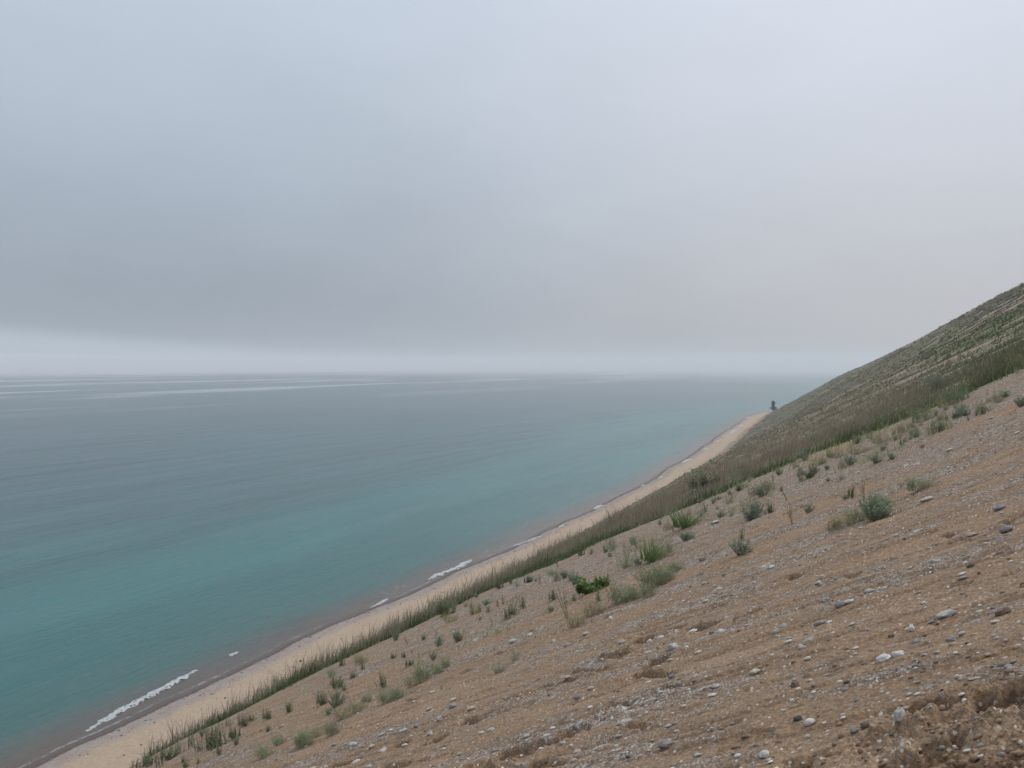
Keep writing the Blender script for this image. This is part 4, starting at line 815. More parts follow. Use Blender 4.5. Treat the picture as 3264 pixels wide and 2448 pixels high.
# window, base x, base y, height, width factor, kind, landmark phrase
PLANTS = [
 ('D', 1290, 490, 150, 1.5, 'grass', 'green grass clump just above the big pale stone'), ('D', 1425, 400, 90, 1.0, 'loose', None), ('D', 1300, 585, 90, 1.3, 'sage', None), ('D', 1010, 765, 170, 1.35, 'grass', 'brightest green grass clump'),
 ('D', 790, 825, 170, 1.2, 'loose', None), ('D', 890, 805, 60, 1.1, 'sage', None), ('D', 735, 1125, 150, 1.2, 'fine', 'left one of the big feathery clumps'), ('D', 860, 1100, 110, 1.1, 'fine', None), ('D', 985, 1075, 90, 1.0, 'fine', None), ('D', 1035, 985, 160, 1.3, 'fine', 'right one of the big feathery clumps'), ('D', 1110, 950, 130, 1.0, 'fine', None), ('D', 1200, 850, 80, 1.3, 'fine', None),
 ('D', 490, 1035, 120, 1.35, 'leafy', 'bright green leafy shrub'), ('D', 580, 1000, 90, 0.9, 'leafy', None), ('D', 550, 1110, 110, 0.6, 'herb', None), ('D', 165, 1105, 90, 1.2, 'herb', None), ('D', 285, 1260, 300, 0.45, 'dry', 'tall bunch of bare brown dry stalks'), ('D', 150, 1190, 46, 0.9, 'dark', None),
 ('D', 345, 1105, 66, 0.9, 'herb', None), ('D', 358, 965, 90, 1.0, 'sage', None), ('D', 318, 925, 80, 0.9, 'herb', None), ('D', 1765, 715, 120, 1.5, 'sage', None), ('D', 1765, 605, 105, 0.6, 'herb', None), ('D', 1845, 410, 150, 1.2, 'sage', 'silvery sagebrush beside a small green herb'), ('D', 1900, 370, 90, 1.0, 'sage', None),
 ('D', 2005, 352, 90, 0.8, 'herb', None), ('D', 1585, 402, 62, 1.1, 'sage', None), ('D', 1680, 386, 60, 0.7, 'loose', None), ('D', 1440, 220, 46, 1.2, 'dark', None), ('D', 1745, 172, 56, 1.1, 'herb', None), ('D', 1668, 206, 40, 0.9, 'sage', None), ('D', 1574, 246, 30, 1.6, 'dark', None),
 ('D', 1075, 462, 60, 0.9, 'herb', None), ('D', 1080, 412, 34, 0.8, 'herb', None), ('D', 850, 625, 62, 0.8, 'grass', None), ('D', 672, 682, 90, 0.7, 'loose', None), ('D', 778, 655, 36, 1.2, 'dry', None), ('D', 1430, 768, 32, 1.3, 'dark', None), ('D', 470, 1245, 130, 0.6, 'yellow', None), ('D', 360, 1330, 110, 1.1, 'yellow', None),
 ('D', 560, 1215, 90, 1.0, 'yellow', None), ('D', 870, 720, 90, 0.6, 'dry', None), ('D', 1150, 680, 130, 0.5, 'loose', None), ('D', 155, 895, 54, 1.3, 'fine', None), ('D', 1520, 210, 60, 1.2, 'herb', None), ('D', 1690, 130, 90, 1.0, 'loose', None), ('D', 1990, 150, 60, 1.0, 'yellow', None), ('D', 1880, 215, 70, 1.4, 'yellow', None),
 ('B', 935, 425, 250, 1.15, 'bigsage', 'largest sagebrush'), ('B', 860, 260, 200, 0.5, 'dry', None), ('B', 1010, 300, 110, 1.0, 'fine', None), ('B', 1320, 182, 110, 1.3, 'fine', 'feathery plant right of the largest sagebrush'), ('B', 745, 205, 66, 0.9, 'herb', None), ('B', 380, 358, 78, 0.9, 'sage', None), ('B', 62, 352, 90, 0.8, 'herb', None),
 ('B', 245, 465, 200, 0.5, 'dry', 'leaning brown dry stalks'), ('B', 200, 250, 90, 0.6, 'dry', None), ('B', 690, 490, 110, 1.5, 'yellow', None), ('B', 590, 520, 80, 0.9, 'yellow', None), ('B', 800, 440, 120, 1.1, 'fine', None), ('B', 1170, 360, 90, 0.3, 'dry', None), ('B', 550, 100, 30, 1.0, 'dark', None), ('B', 700, 245, 40, 1.4, 'sage', None),
 ('A', 1505, 1325, 100, 1.1, 'sage', 'round silvery sagebrush on the upper gravel'), ('A', 1652, 1212, 70, 0.8, 'dark', None), ('A', 1722, 1190, 60, 1.3, 'sage', None), ('A', 1862, 1172, 78, 0.8, 'herb', None), ('A', 1202, 1412, 56, 1.0, 'herb', None), ('A', 1352, 1452, 46, 1.0, 'herb', None), ('A', 962, 1592, 76, 1.3, 'sage', None),
 ('A', 742, 1602, 86, 1.1, 'sage', None), ('A', 2052, 1030, 60, 1.6, 'sage', None), ('A', 2190, 1105, 86, 1.2, 'sage', None), ('A', 1940, 900, 110, 0.6, 'herb', None), ('A', 1650, 1075, 120, 1.3, 'fine', None), ('A', 1022, 1485, 54, 0.7, 'herb', None), ('A', 1296, 1365, 60, 1.2, 'sage', None), ('A', 1560, 1225, 60, 0.7, 'herb', None), ('A', 1090, 1550, 50, 1.2, 'sage', None), ('A', 540, 1640, 40, 1.2, 'sage', None),
 ('A', 1420, 1075, 60, 1.6, 'mat', 'longest low green creeper'), ('A', 1260, 1130, 60, 1.5, 'mat', None), ('A', 1140, 1180, 60, 1.4, 'mat', None), ('A', 1000, 1235, 50, 1.4, 'mat', None), ('A', 880, 1290, 50, 1.4, 'mat', None), ('A', 250, 1575, 30, 1.4, 'mat', None), ('A', 330, 1580, 26, 1.2, 'mat', None), ('A', 2100, 710, 110, 0.6, 'herb', None), ('A', 1500, 960, 110, 1.4, 'sage', None), ('A', 440, 1410, 80, 1.3, 'sage', None),
 ('A', 820, 1500, 90, 1.6, 'yellow', None), ('A', 1350, 1240, 110, 1.2, 'fine', None), ('A', 640, 1540, 80, 1.6, 'yellow', None), ('A', 1180, 1340, 80, 1.6, 'yellow', None), ('A', 1000, 1420, 80, 1.5, 'yellow', None), ('A', 480, 1600, 70, 1.6, 'yellow', None), ('A', 1750, 960, 100, 1.4, 'yellow', None), ('A', 1560, 1110, 90, 1.3, 'yellow', None), ('A', 2150, 760, 90, 1.4, 'yellow', None),
 ('H', 950, 945, 130, 1.6, 'dark', 'tallest dark herb on the lip, against the pale grass'), ('H', 1210, 970, 50, 1.2, 'herb', None), ('H', 915, 1015, 52, 0.9, 'dark', None), ('H', 1552, 835, 66, 0.9, 'sage', None), ('H', 1160, 915, 76, 1.2, 'loose', None), ('H', 1800, 868, 60, 1.3, 'sage', None), ('H', 2080, 870, 56, 0.9, 'loose', None), ('H', 1965, 900, 36, 0.9, 'herb', None), ('H', 1570, 970, 56, 0.8, 'herb', None), ('H', 1240, 800, 50, 1.4, 'dark', None), ('H', 1665, 735, 36, 1.4, 'dark', None), ('H', 2155, 1040, 100, 1.0, 'herb', None),
 ('F', 1490, 582, 100, 0.95, 'sage', 'lone round silvery sagebrush'), ('F', 1320, 635, 90, 0.7, 'sage', None), ('F', 1280, 742, 70, 0.8, 'sage', None), ('F', 1085, 782, 46, 1.3, 'dark', None), ('F', 1905, 395, 80, 1.3, 'herb', None), ('F', 1960, 370, 140, 0.9, 'herb', 'broad bushy green herb'), ('F', 2040, 310, 110, 0.8, 'herb', None), ('F', 880, 1115, 100, 1.2, 'fine', None), ('F', 970, 1070, 90, 1.1, 'fine', None),
 ('F', 1190, 930, 140, 1.0, 'fine', 'feathery plant with a tall right neighbour'), ('F', 1110, 970, 100, 1.2, 'yellow', None), ('F', 1385, 810, 90, 0.7, 'fine', None), ('F', 1310, 850, 80, 1.1, 'fine', None), ('F', 855, 985, 110, 1.1, 'herb', None), ('F', 680, 832, 76, 0.8, 'herb', None), ('F', 600, 892, 70, 1.2, 'herb', None), ('F', 340, 1120, 100, 0.9, 'dark', None), ('F', 460, 1140, 130, 1.1, 'sage', 'dark round sagebrush with a green neighbour'), ('F', 395, 1200, 60, 1.3, 'herb', None),
 ('F', 50, 1175, 80, 1.0, 'herb', None), ('F', 180, 1472, 130, 0.9, 'fine', 'pale feathery plant near the bottom edge'), ('F', 430, 1375, 100, 1.0, 'fine', None), ('F', 700, 1095, 66, 0.9, 'fine', None), ('F', 1840, 835, 90, 1.3, 'loose', None), ('F', 470, 995, 110, 0.8, 'dark', None), ('F', 520, 1000, 70, 0.8, 'herb', None), ('F', 1030, 722, 50, 0.7, 'dark', None), ('F', 940, 735, 50, 0.8, 'dark', None), ('F', 1160, 720, 66, 0.7, 'dry', None), ('F', 1100, 692, 56, 0.7, 'dry', None),
 ('F', 1675, 404, 40, 0.9, 'herb', None), ('F', 520, 1240, 110, 1.4, 'yellow', None), ('F', 640, 1180, 90, 1.4, 'yellow', None), ('F', 300, 1390, 90, 1.4, 'yellow', None), ('F', 1975, 740, 80, 0.9, 'loose', None), ('F', 1780, 460, 110, 0.3, 'dry', None), ('F', 1840, 330, 90, 0.4, 'dry', None), ('F', 1350, 1010, 40, 0.6, 'herb', None), ('F', 740, 1090, 110, 0.5, 'loose', None),
 ('G', 650, 1660, 110, 0.9, 'tall', None), ('G', 720, 1650, 90, 1.0, 'dark', None), ('G', 820, 1650, 150, 0.7, 'tall', None), ('G', 880, 1600, 110, 1.0, 'dark', None), ('G', 940, 1560, 140, 0.7, 'tall', None), ('G', 1000, 1535, 110, 0.8, 'tall', None), ('G', 1090, 1490, 250, 0.4, 'tall', 'thinnest and tallest weed, against the sand'), ('G', 1160, 1510, 130, 1.0, 'tall', None),
 ('G', 1285, 1480, 170, 0.9, 'dark', 'broadest dark herb at the lower left'), ('G', 1325, 1545, 90, 1.0, 'herb', None), ('G', 1450, 1400, 90, 0.9, 'dark', None), ('G', 1470, 1460, 80, 1.0, 'herb', None), ('G', 1530, 1310, 90, 0.8, 'dark', None), ('G', 1020, 1605, 60, 0.9, 'herb', None), ('G', 1150, 1615, 60, 1.0, 'herb', None), ('G', 1920, 1190, 80, 1.1, 'herb', None), ('G', 1735, 1250, 76, 0.9, 'dark', None), ('G', 1740, 1345, 60, 1.1, 'herb', None),
 ('G', 1830, 1470, 90, 1.0, 'fine', None), ('G', 2040, 1465, 110, 1.1, 'fine', None), ('G', 1700, 1565, 100, 1.3, 'fine', None), ('G', 600, 1655, 80, 0.8, 'tall', None), ('G', 1400, 1300, 100, 0.7, 'tall', None), ('G', 1310, 1360, 90, 0.7, 'tall', None), ('G', 1040, 1650, 50, 1.0, 'dark', None), ('G', 1600, 1270, 60, 0.8, 'dark', None),
 ('I', 940, 960, 90, 1.0, 'dark', None), ('I', 1160, 800, 80, 1.2, 'herb', None), ('I', 1290, 950, 46, 1.4, 'dark', None), ('I', 1730, 720, 80, 0.6, 'dark', None), ('I', 580, 1230, 120, 1.2, 'dark', 'dark herb clump rising from the lip grass'), ('I', 930, 1140, 60, 1.3, 'sage', None), ('I', 810, 1220, 60, 0.8, 'herb', None), ('I', 1040, 1000, 60, 1.0, 'dark', None),
]
def add_plant(px, py, hpx, wf, kind, seed, protos):
    hh = hit(px, py)
    if hh is None or hh[1] > 90: return None
    p, dep = hh; h = hpx*dep/FPX*(1.38 if kind not in ('tall', 'dry', 'bigsage') else 1.05); r = random.Random(seed)
    parts = protos[kind][r.randrange(len(protos[kind]))]
    nm, desc, cat, grp = KIND[kind]
    root = bpy.data.objects.new(nm, None); COL.objects.link(root)
    z = float(zg(p[0], p[1])[0])
    root.location = (p[0], p[1], z-0.005)
    tx, ty, n = tangent(p[0], p[1])
    root.rotation_euler = (r.uniform(-0.05, 0.05), -0.10+r.uniform(-0.08, 0.08), r.choice([0, math.pi])+r.uniform(-0.3, 0.3))
    if kind == 'dry': root.rotation_euler = (0.03, -0.22, YAW)
    if kind == 'mat':
        M = Matrix((tx, ty, n)).transposed(); root.rotation_euler = M.to_euler()
    root.scale = (h*wf, h*wf, h)
    for pn, me in parts:
        o = bpy.data.objects.new(pn, me); COL.objects.link(o); o.parent = root
    tag(root, cat=cat, group=grp)
    return root
def build_plants():
    plant_mats(); PM['leafymat'] = mat_leaf('creeper_leaf', (0.115, 0.17, 0.065), 0.25, 0.35)
    protos = {k: [plant_proto(k, s) for s in range(3)] for k in KIND}
    for i, (w, x, y, h, wf, kind, ph) in enumerate(PLANTS):
        px, py = full(w, x, y); o = add_plant(px, py, h*WK, wf, kind, i, protos)
        if o is None: print('plant missed', w, x, y); continue
        if ph:
            LAND[SHORT[ph]] = (px, py); o['label'] = ph if len(ph.split()) > 5 else ph + ' on the sandy slope'
        else: describe(o, ('small ' if h < 75 else '') + KIND[kind][1], px, py)
    # more small seedlings and sprigs between the measured plants
    r = random.Random(4); n = 0; t = 0
    while n < 125 and t < 5000:
        t += 1
        if r.random() < 0.75: q = PLANTS[r.randrange(len(PLANTS))]; px, py = full(q[0], q[1]+r.gauss(0, 110), q[2]+r.gauss(0, 60))
        else: px = r.uniform(650, 3250); py = r.uniform(1250, 2350)
        if not 200 < px < 3255: continue
        hh = hit(px, py)
        if hh is None: continue
        p = hh[0]; e = float(veg_edge(p[0]))
        if p[1] < e*0.62 or p[1] > e-0.4 or hh[1] > 60: continue
        kind = r.choice(['herb', 'sage', 'yellow', 'dry', 'herb', 'loose', 'yellow'])
        h = r.uniform(0.10, 0.26)*FPX/hh[1]
        o = add_plant(px, py, h, r.uniform(0.6, 1.2), kind, 900+n, protos)
        if o is None: continue
        describe(o, 'tiny ' + KIND[kind][1], px, py); n += 1

# ------------------------------------------------------------------ grass that clothes the slope (too many to count)
def build_grass():
    rg = np.random.default_rng(11); N = 760000
    az = np.radians(rg.uniform(-9.5, 48, N)); r = np.exp(rg.uniform(math.log(14), math.log(860), N))
    x = -np.sin(az)*r; y = np.cos(az)*r
    v, c, d = veg_zone(x, y)
    cl = fbm(x*0.55, y*1.1, 4, 501, 0.6)
    keep = (v*(0.10+0.90*np.maximum(sstep(-0.12, 0.16, cl), 0.55*(1-sstep(30, 70, r)))) > rg.random(N)*1.05) & (shore_dist(x, y) > 15.0)
    x, y, r, c, d, cl = x[keep], y[keep], r[keep], c[keep], d[keep], cl[keep]; n = len(x)
    z = zg(x, y)
    front = 1-sstep(1.0, 3.5, d)
    hgt = (0.15+0.42*rg.random(n)**2.2)*(0.80+1.6*np.maximum(fbm(x*0.5, y*0.7, 3, 503), -0.35))*(0.65+0.6*sstep(-0.1, 0.3, cl)) * (1-0.25*front)
    hgt *= (1-0.50*sstep(30, 100, r))*(1+1.2*sstep(200, 700, r))
    near = 1-sstep(50, 100, r); w = np.maximum(0.0028, r*(0.00050-0.00018*near))*(1+0.6*front)*(1+1.0*sstep(50, 120, r))
    gs = rg.random(n) < 0.14+0.55*front+0.35*sstep(0.02, 0.25, fbm(x*0.12, y*0.3, 3, 505)); hgt = hgt*np.where(gs, 0.72, 1.0+0.45*near*sstep(0.5, 3, d))
    a = rg.uniform(0, 6.283, n); lean = rg.uniform(0.0, 0.5, n)+1.1*sstep(25, 80, r)*rg.random(n); la = rg.uniform(0, 6.283, n)
    # facing is random about the upright, wind bends all a little uphill
    sx, sy = np.cos(a)*w, np.sin(a)*w
    lx, ly = np.cos(la)*lean*hgt + 0.12*hgt, np.sin(la)*lean*hgt
    P = np.zeros((n, 5, 3))
    P[:, 0] = np.stack([x-sx, y-sy, z-0.03], 1); P[:, 1] = np.stack([x+sx, y+sy, z-0.03], 1)
    P[:, 2] = np.stack([x+lx*0.4+sx*0.8, y+ly*0.4+sy*0.8, z+hgt*0.55], 1); P[:, 3] = np.stack([x+lx*0.4-sx*0.8, y+ly*0.4-sy*0.8, z+hgt*0.55], 1)
    P[:, 4] = np.stack([x+lx, y+ly, z+hgt], 1)
    b = (np.arange(n)*5)[:, None]
    F = np.concatenate([b+np.array([[0, 1, 2]]), b+np.array([[0, 2, 3]]), b+np.array([[3, 2, 4]])], 0)
    tip = np.array([0.42, 0.345, 0.25])
    fr = sstep(40, 110, r)[:, None]; lowc = c*((0.60+0.55*rg.random((n, 1)))*(1-fr)+(0.62+0.30*rg.random((n, 1)))*fr)
    gsel = gs[:, None]; lowc = np.where(gsel, np.array([0.100, 0.135, 0.052])*(0.75+0.5*rg.random((n, 1))), lowc)
    C = np.repeat(lowc[:, None, :], 5, 1)
    tm = ((1-front)*(0.45+0.4*rg.random(n)))[:, None]
    dryz = (1-sstep(-4, 3, x))[:, None]
    C[:, 4] = lowc*(1-tm*dryz)+tip*tm*dryz; C[:, 2] = lowc*(1-tm*dryz*0.5)+tip*tm*dryz*0.5; C[:, 3] = C[:, 2]
    me = mesh_np('dune_grass', P.reshape(-1, 3), F, False, None, dict(tint=C.reshape(-1, 3)))
    o = link('dune_grass', me, mat_leaf('dune_grass_material', None, 0.2, 0.42, 'tint'))
    tag(o, 'tan and green dune grass clothing the slope beyond the gravel', 'grass', kind='stuff')
    # thin yellow-green wisps in front of the dense cover
    N = 60000
    az = np.radians(rg.uniform(-9.5, 45, N)); r = np.exp(rg.uniform(math.log(8), math.log(36), N))
    x = -np.sin(az)*r; y = np.cos(az)*r
    st = (1-sstep(0.25, 0.75, np.abs(y-18.7-0.12*x+0.8*fbm(x*0.8, y*0.8, 2, 521))))*sstep(-4.5, -3, x)*(1-sstep(0.6, 2, x))
    e = veg_edge(x); st2 = sstep(-0.02, 0.18, fbm(x*0.3, y*0.9, 3, 523))*sstep(e*0.74, e*0.84, y)*(1-sstep(e, e+2, y))*sstep(-7, -2, x)
    st3 = (1-sstep(0.1, 0.5, np.abs(y-13.4-0.15*x)))*sstep(-8, -7, x)*(1-sstep(-5, -4.2, x))*0.4
    keep = np.maximum(np.maximum(st*0.75, st2*0.7), st3)*sstep(-0.25, 0.2, fbm(x*1.6, y*2.5, 2, 525)) > rg.random(N)
    x, y, r = x[keep], y[keep], r[keep]; n = len(x); z = zg(x, y); hgt = rg.uniform(0.08, 0.30, n); w = np.maximum(0.003, r*0.0004)
    a = rg.uniform(0, 6.283, n); la = rg.uniform(0, 6.283, n); l = rg.uniform(0, 0.5, n)*hgt
    P = np.stack([np.stack([x-np.cos(a)*w, y-np.sin(a)*w, z-0.02], 1), np.stack([x+np.cos(a)*w, y+np.sin(a)*w, z-0.02], 1), np.stack([x+np.cos(la)*l, y+np.sin(la)*l, z+hgt], 1)], 1)
    C = np.where((rg.random(n) < 0.6)[:, None], np.array([0.33, 0.32, 0.13]), np.array([0.20, 0.25, 0.10]))*rg.uniform(0.7, 1.2, (n, 1))
    me = mesh_np('sparse_grass', P.reshape(-1, 3), (np.arange(n)*3)[:, None]+np.array([[0, 1, 2]]), False, None, dict(tint=np.repeat(C, 3, 0)))
    tag(link('sparse_grass', me, mat_leaf('sparse_grass_material', None, 0.2, 0.42, 'tint')), 'thin yellow-green wisps of grass on the bare gravel in front of the dense cover', 'grass', kind='stuff')
    # leafy green herbs at the front edge and in patches further back
    N = 80000
    az = np.radians(rg.uniform(-9.5, 48, N)); r = np.exp(rg.uniform(math.log(15), math.log(420), N))
    x = -np.sin(az)*r; y = np.cos(az)*r; v, c, d = veg_zone(x, y)
    patch = np.maximum((1-sstep(1.2, 3.6, d))*sstep(-0.6, 0.3, d)*(0.35+0.65*sstep(-0.15, 0.2, fbm(x*0.35, y*0.35, 2, 511))), 0.5*sstep(0.10, 0.24, fbm(x*0.22, y*0.45, 4, 505, 0.6))*sstep(2, 6, d)*v)
    keep = (patch*(0.4+0.6*sstep(-0.25, 0.15, fbm(x*1.3, y*1.3, 2, 507))) > rg.random(N)) & (shore_dist(x, y) > 15)
    x, y, r = x[keep], y[keep], r[keep]; n = len(x); z = zg(x, y); m = 5
    X = np.repeat(x, m)+rg.normal(0, 0.10, n*m)*np.repeat(1+r/60, m); Y = np.repeat(y, m)+rg.normal(0, 0.10, n*m); R = np.repeat(r, m)
    Hh = 0.5*fbm(X*0.8, Y*0.8, 2, 509)+0.35
    Z = np.repeat(z, m)+rg.random(n*m)**1.3*np.clip(Hh, 0.12, 0.6)
    L = np.maximum(0.035, R*0.0011)*rg.uniform(0.7, 1.4, n*m); W = L*0.36
    a = rg.uniform(0, 6.283, n*m); e = rg.uniform(0.1, 1.3, n*m)
    dx, dy, dz = np.cos(a)*np.cos(e)*L, np.sin(a)*np.cos(e)*L, np.sin(e)*L; qx, qy = -np.sin(a)*W, np.cos(a)*W
    P = np.stack([np.stack([X, Y, Z], 1), np.stack([X+dx*.5+qx, Y+dy*.5+qy, Z+dz*.5], 1), np.stack([X+dx, Y+dy, Z+dz], 1), np.stack([X+dx*.5-qx, Y+dy*.5-qy, Z+dz*.5], 1)], 1)
    F = (np.arange(n*m)*4)[:, None]+np.array([[0, 1, 2, 3]])
    C = np.array([0.075, 0.112, 0.044])*rg.uniform(0.65, 1.5, (n*m, 1)); C = np.repeat(C[:, None], 4, 1)
    me = mesh_np('herb_patches', P.reshape(-1, 3), F, False, None, dict(tint=C.reshape(-1, 3)))
    o = link('herb_patches', me, mat_leaf('herb_patch_material', None, 0.25, 0.42, 'tint'))
    tag(o, 'dense dark green herbs along the front edge of the dune grass', 'ground cover', kind='stuff')

# ------------------------------------------------------------------ breaking wavelets
def mat_foam():
    s = NT('foam_material'); n = s.noise(3.5, 5, 0.7); n2 = s.noise(14.0, 3, 0.6)
    col = s.mix(s.rng(n, 0.3, 0.6), (0.27, 0.32, 0.32), (0.52, 0.545, 0.54))
    return s.fin(col, 0.7, s.bump(s.math('ADD', n, s.math('MULTIPLY', n2, 0.4)), 0.12, 0.8), 0.3)
FOAM = [  # window, spine points, width (m), label
 ('G', [(195, 1352), (420, 1215), (640, 1095), (850, 985), (1000, 905), (1140, 828)], 1.2, 'longest white breaking wavelet, at the lower left of the shoreline'),
 ('G', [(1415, 712), (1455, 690), (1495, 678)], 0.9, 'tiny white breaking crest just right of the longest wavelet'),
 ('I', [(440, 925), (530, 880), (620, 850), (690, 825), (750, 785), (803, 755)], 1.5, 'curved white wavelet in the middle of the shoreline, second longest'),
 ('I', [(1150, 645), (1215, 628), (1290, 602), (1400, 562)], 1.0, 'thin white wavelet next right of the curved one'), ('I', [(1548, 492), (1583, 466)], 0.8, 'short white fleck left of the lacy crest'),
 ('I', [(1845, 330), (1880, 310), (1913, 296)], 1.7, 'small lacy white crest where the beach starts to narrow'), ('H', [(735, 742), (762, 728), (795, 705)], 2.6, 'brightest far white crest, half way to the headland'),
 ('H', [(915, 632), (940, 618)], 1.6, 'small far white crest next beyond the brightest one'), ('H', [(1000, 568), (1046, 550)], 1.5, 'far white crest third from the headland tip'), ('H', [(1142, 494), (1185, 466)], 2.8, 'broad far white crest near the headland'),
 ('H', [(1222, 440), (1240, 424)], 2.0, 'farthest broken white crest below the headland tip'), ('H', [(1280, 360), (1300, 344)], 2.2, 'last white fleck before the headland tip'),
 ('I', [(0, 1150), (50, 1118), (97, 1083)], 0.6, 'thin white edge of water left of the curved wavelet'), ('F', [(745, 312), (820, 262), (893, 222)], 0.5, 'thinnest white line of foam above the bend in the wet sand'), ('H', [(392, 936), (408, 922)], 1.1, 'tiny white fleck left of the brightest far crest'), ('H', [(540, 872), (556, 858)], 1.1, 'tiny white fleck just left below the brightest far crest'),
]
def water_pt(px, py):
    d = CF + CR*((px-PW/2)/FPX) - CU*((py-PH/2)/FPX); t = -EYE/d[2]; return np.array([d[0]*t, d[1]*t])
def build_foam():
    m = mat_foam(); rg = np.random.default_rng(3)
    for i, (w, pts, wid, lab) in enumerate(FOAM):
        P = np.array([water_pt(*full(w, *q)) for q in pts])
        s = np.concatenate([[0], np.cumsum(np.hypot(*np.diff(P, axis=0).T))]); Ltot = s[-1]
        n = int(np.clip(Ltot/0.06, 40, 700)); k = 30; t = np.linspace(0, Ltot, n)
        cx = np.interp(t, s, P[:, 0]); cy = np.interp(t, s, P[:, 1])
        if n > 30:
            kk = np.hanning(15); kk /= kk.sum(); cx = np.convolve(np.pad(cx, 7, 'edge'), kk, 'valid'); cy = np.convolve(np.pad(cy, 7, 'edge'), kk, 'valid')
        tx, ty = np.gradient(cx), np.gradient(cy); L = np.hypot(tx, ty)+1e-9; nx, ny = -ty/L, tx/L
        taper = np.minimum(1, np.minimum(t, Ltot-t)/(0.22*Ltot)+0.12)**0.7
        u = np.linspace(-0.5, 0.5, k); T, U = np.meshgrid(t, u, indexing='ij')
        ed = 1+0.95*fbm(T/(wid*1.1)+i*9, U*0+2, 3, 601)+0.40*fbm(T/(wid*0.16), U*0+5+np.sign(U), 2, 603)
        off = U*wid*taper[:, None]*ed + wid*0.25*fbm(t/(wid*2)+i*5, t*0, 2, 605)[:, None]
        X = cx[:, None]+nx[:, None]*off; Y = cy[:, None]+ny[:, None]*off
        gz = np.maximum(base_z(X.ravel(), Y.ravel()), 0).reshape(X.shape)
        bum = 0.5+0.5*fbm(T/(wid*0.12)+3, U*9+i, 3, 607)
        Z = gz + 0.02 + (0.05+0.11*min(wid, 3))*bum*np.cos(U*math.pi)**0.5*taper[:, None] + 0.012*np.abs(U)
        Z[:, 0] = gz[:, 0]-0.03; Z[:, -1] = gz[:, -1]-0.03
        ii = np.arange(n-1)[:, None]*k; j = np.arange(k-1)[None]
        F = np.stack([ii+j, ii+k+j, ii+k+j+1, ii+j+1], -1).reshape(-1, 4)
        hole = (fbm(T/(wid*0.35), U*3.2+i*3, 4, 609)[:-1, :-1] < 0.02-0.45*(1-np.abs(U[:-1, :-1])*2)-0.25*taper[:-1, None]*0).ravel()
        F = F[~hole]
        V = np.stack([X, Y, Z], -1).reshape(-1, 3); nrm = np.cross(V[F[0, 1]]-V[F[0, 0]], V[F[0, 3]]-V[F[0, 0]])
        if nrm[2] < 0: F = F[:, ::-1]
        tag(link('breaking_wave', mesh_np('breaking_wave', V, F, True), m), lab, 'wave', 'white wavelets breaking along the shore')

# ------------------------------------------------------------------ driftwood and sods on the beach
DRIFT = [('F', 290, 816, 60, 26, 'sod', 'dark brown lump of turf on the sand just above the green lip'), ('F', 525, 683, 80, 28, 'sod', 'brown mound of turf in the middle of the sandy beach'), ('F', 640, 664, 60, 20, 'sod', 'low brown mound right of the larger turf mound'), ('F', 40, 940, 70, 40, 'wood', 'tangled driftwood beside the lip grass at lower left'),
 ('F', 405, 768, 50, 14, 'sod', 'flat brown scrap between turf lump and turf mound'), ('F', 936, 450, 46, 12, 'wood', 'dark stick of driftwood lying level on the upper beach'), ('F', 1055, 347, 34, 10, 'wood', 'short dark stick on the middle of the beach sand'), ('F', 1145, 366, 34, 14, 'sod', 'small round brown sod near the lip grass'),
 ('F', 1238, 295, 44, 12, 'wood', 'slanting dark driftwood stick beside the lip grass'), ('F', 1290, 268, 32, 14, 'sod', 'small brown sod right of the slanting stick'), ('F', 1365, 172, 40, 8, 'wood', 'thin straight stick, highest of the beach sticks'), ('F', 1340, 203, 36, 10, 'wood', 'thin stick just below the highest beach stick'),
 ('F', 155, 757, 24, 14, 'sod', 'tiny dark sod in the open sand at left'), ('F', 90, 805, 30, 12, 'wood', 'short dark stick left of the turf lump'), ('F', 650, 548, 34, 12, 'wood', 'small dark stick amid the pale beach'), ('F', 975, 400, 30, 8, 'wood', 'little stick right above the level driftwood'),
 ('G', 1490, 1148, 60, 26, 'sod', 'pale brown turf lump on the sand at lower left'), ('G', 1265, 1034, 40, 14, 'wood', 'brown stick lying in the grey beach gravel'), ('G', 665, 1465, 14, 12, 'sod', 'single dark lump on the open lower sand'), ('G', 1380, 1240, 60, 16, 'wood', 'long brown stick behind the tall weeds'), ('G', 1376, 1068, 16, 10, 'sod', 'tiny dark crumb on the edge of the grey gravel'),
 ('H', 1262, 495, 40, 12, 'wood', 'far dark log under the headland bluff'), ('H', 1320, 445, 30, 8, 'wood', 'farthest log on the beach near the headland')]
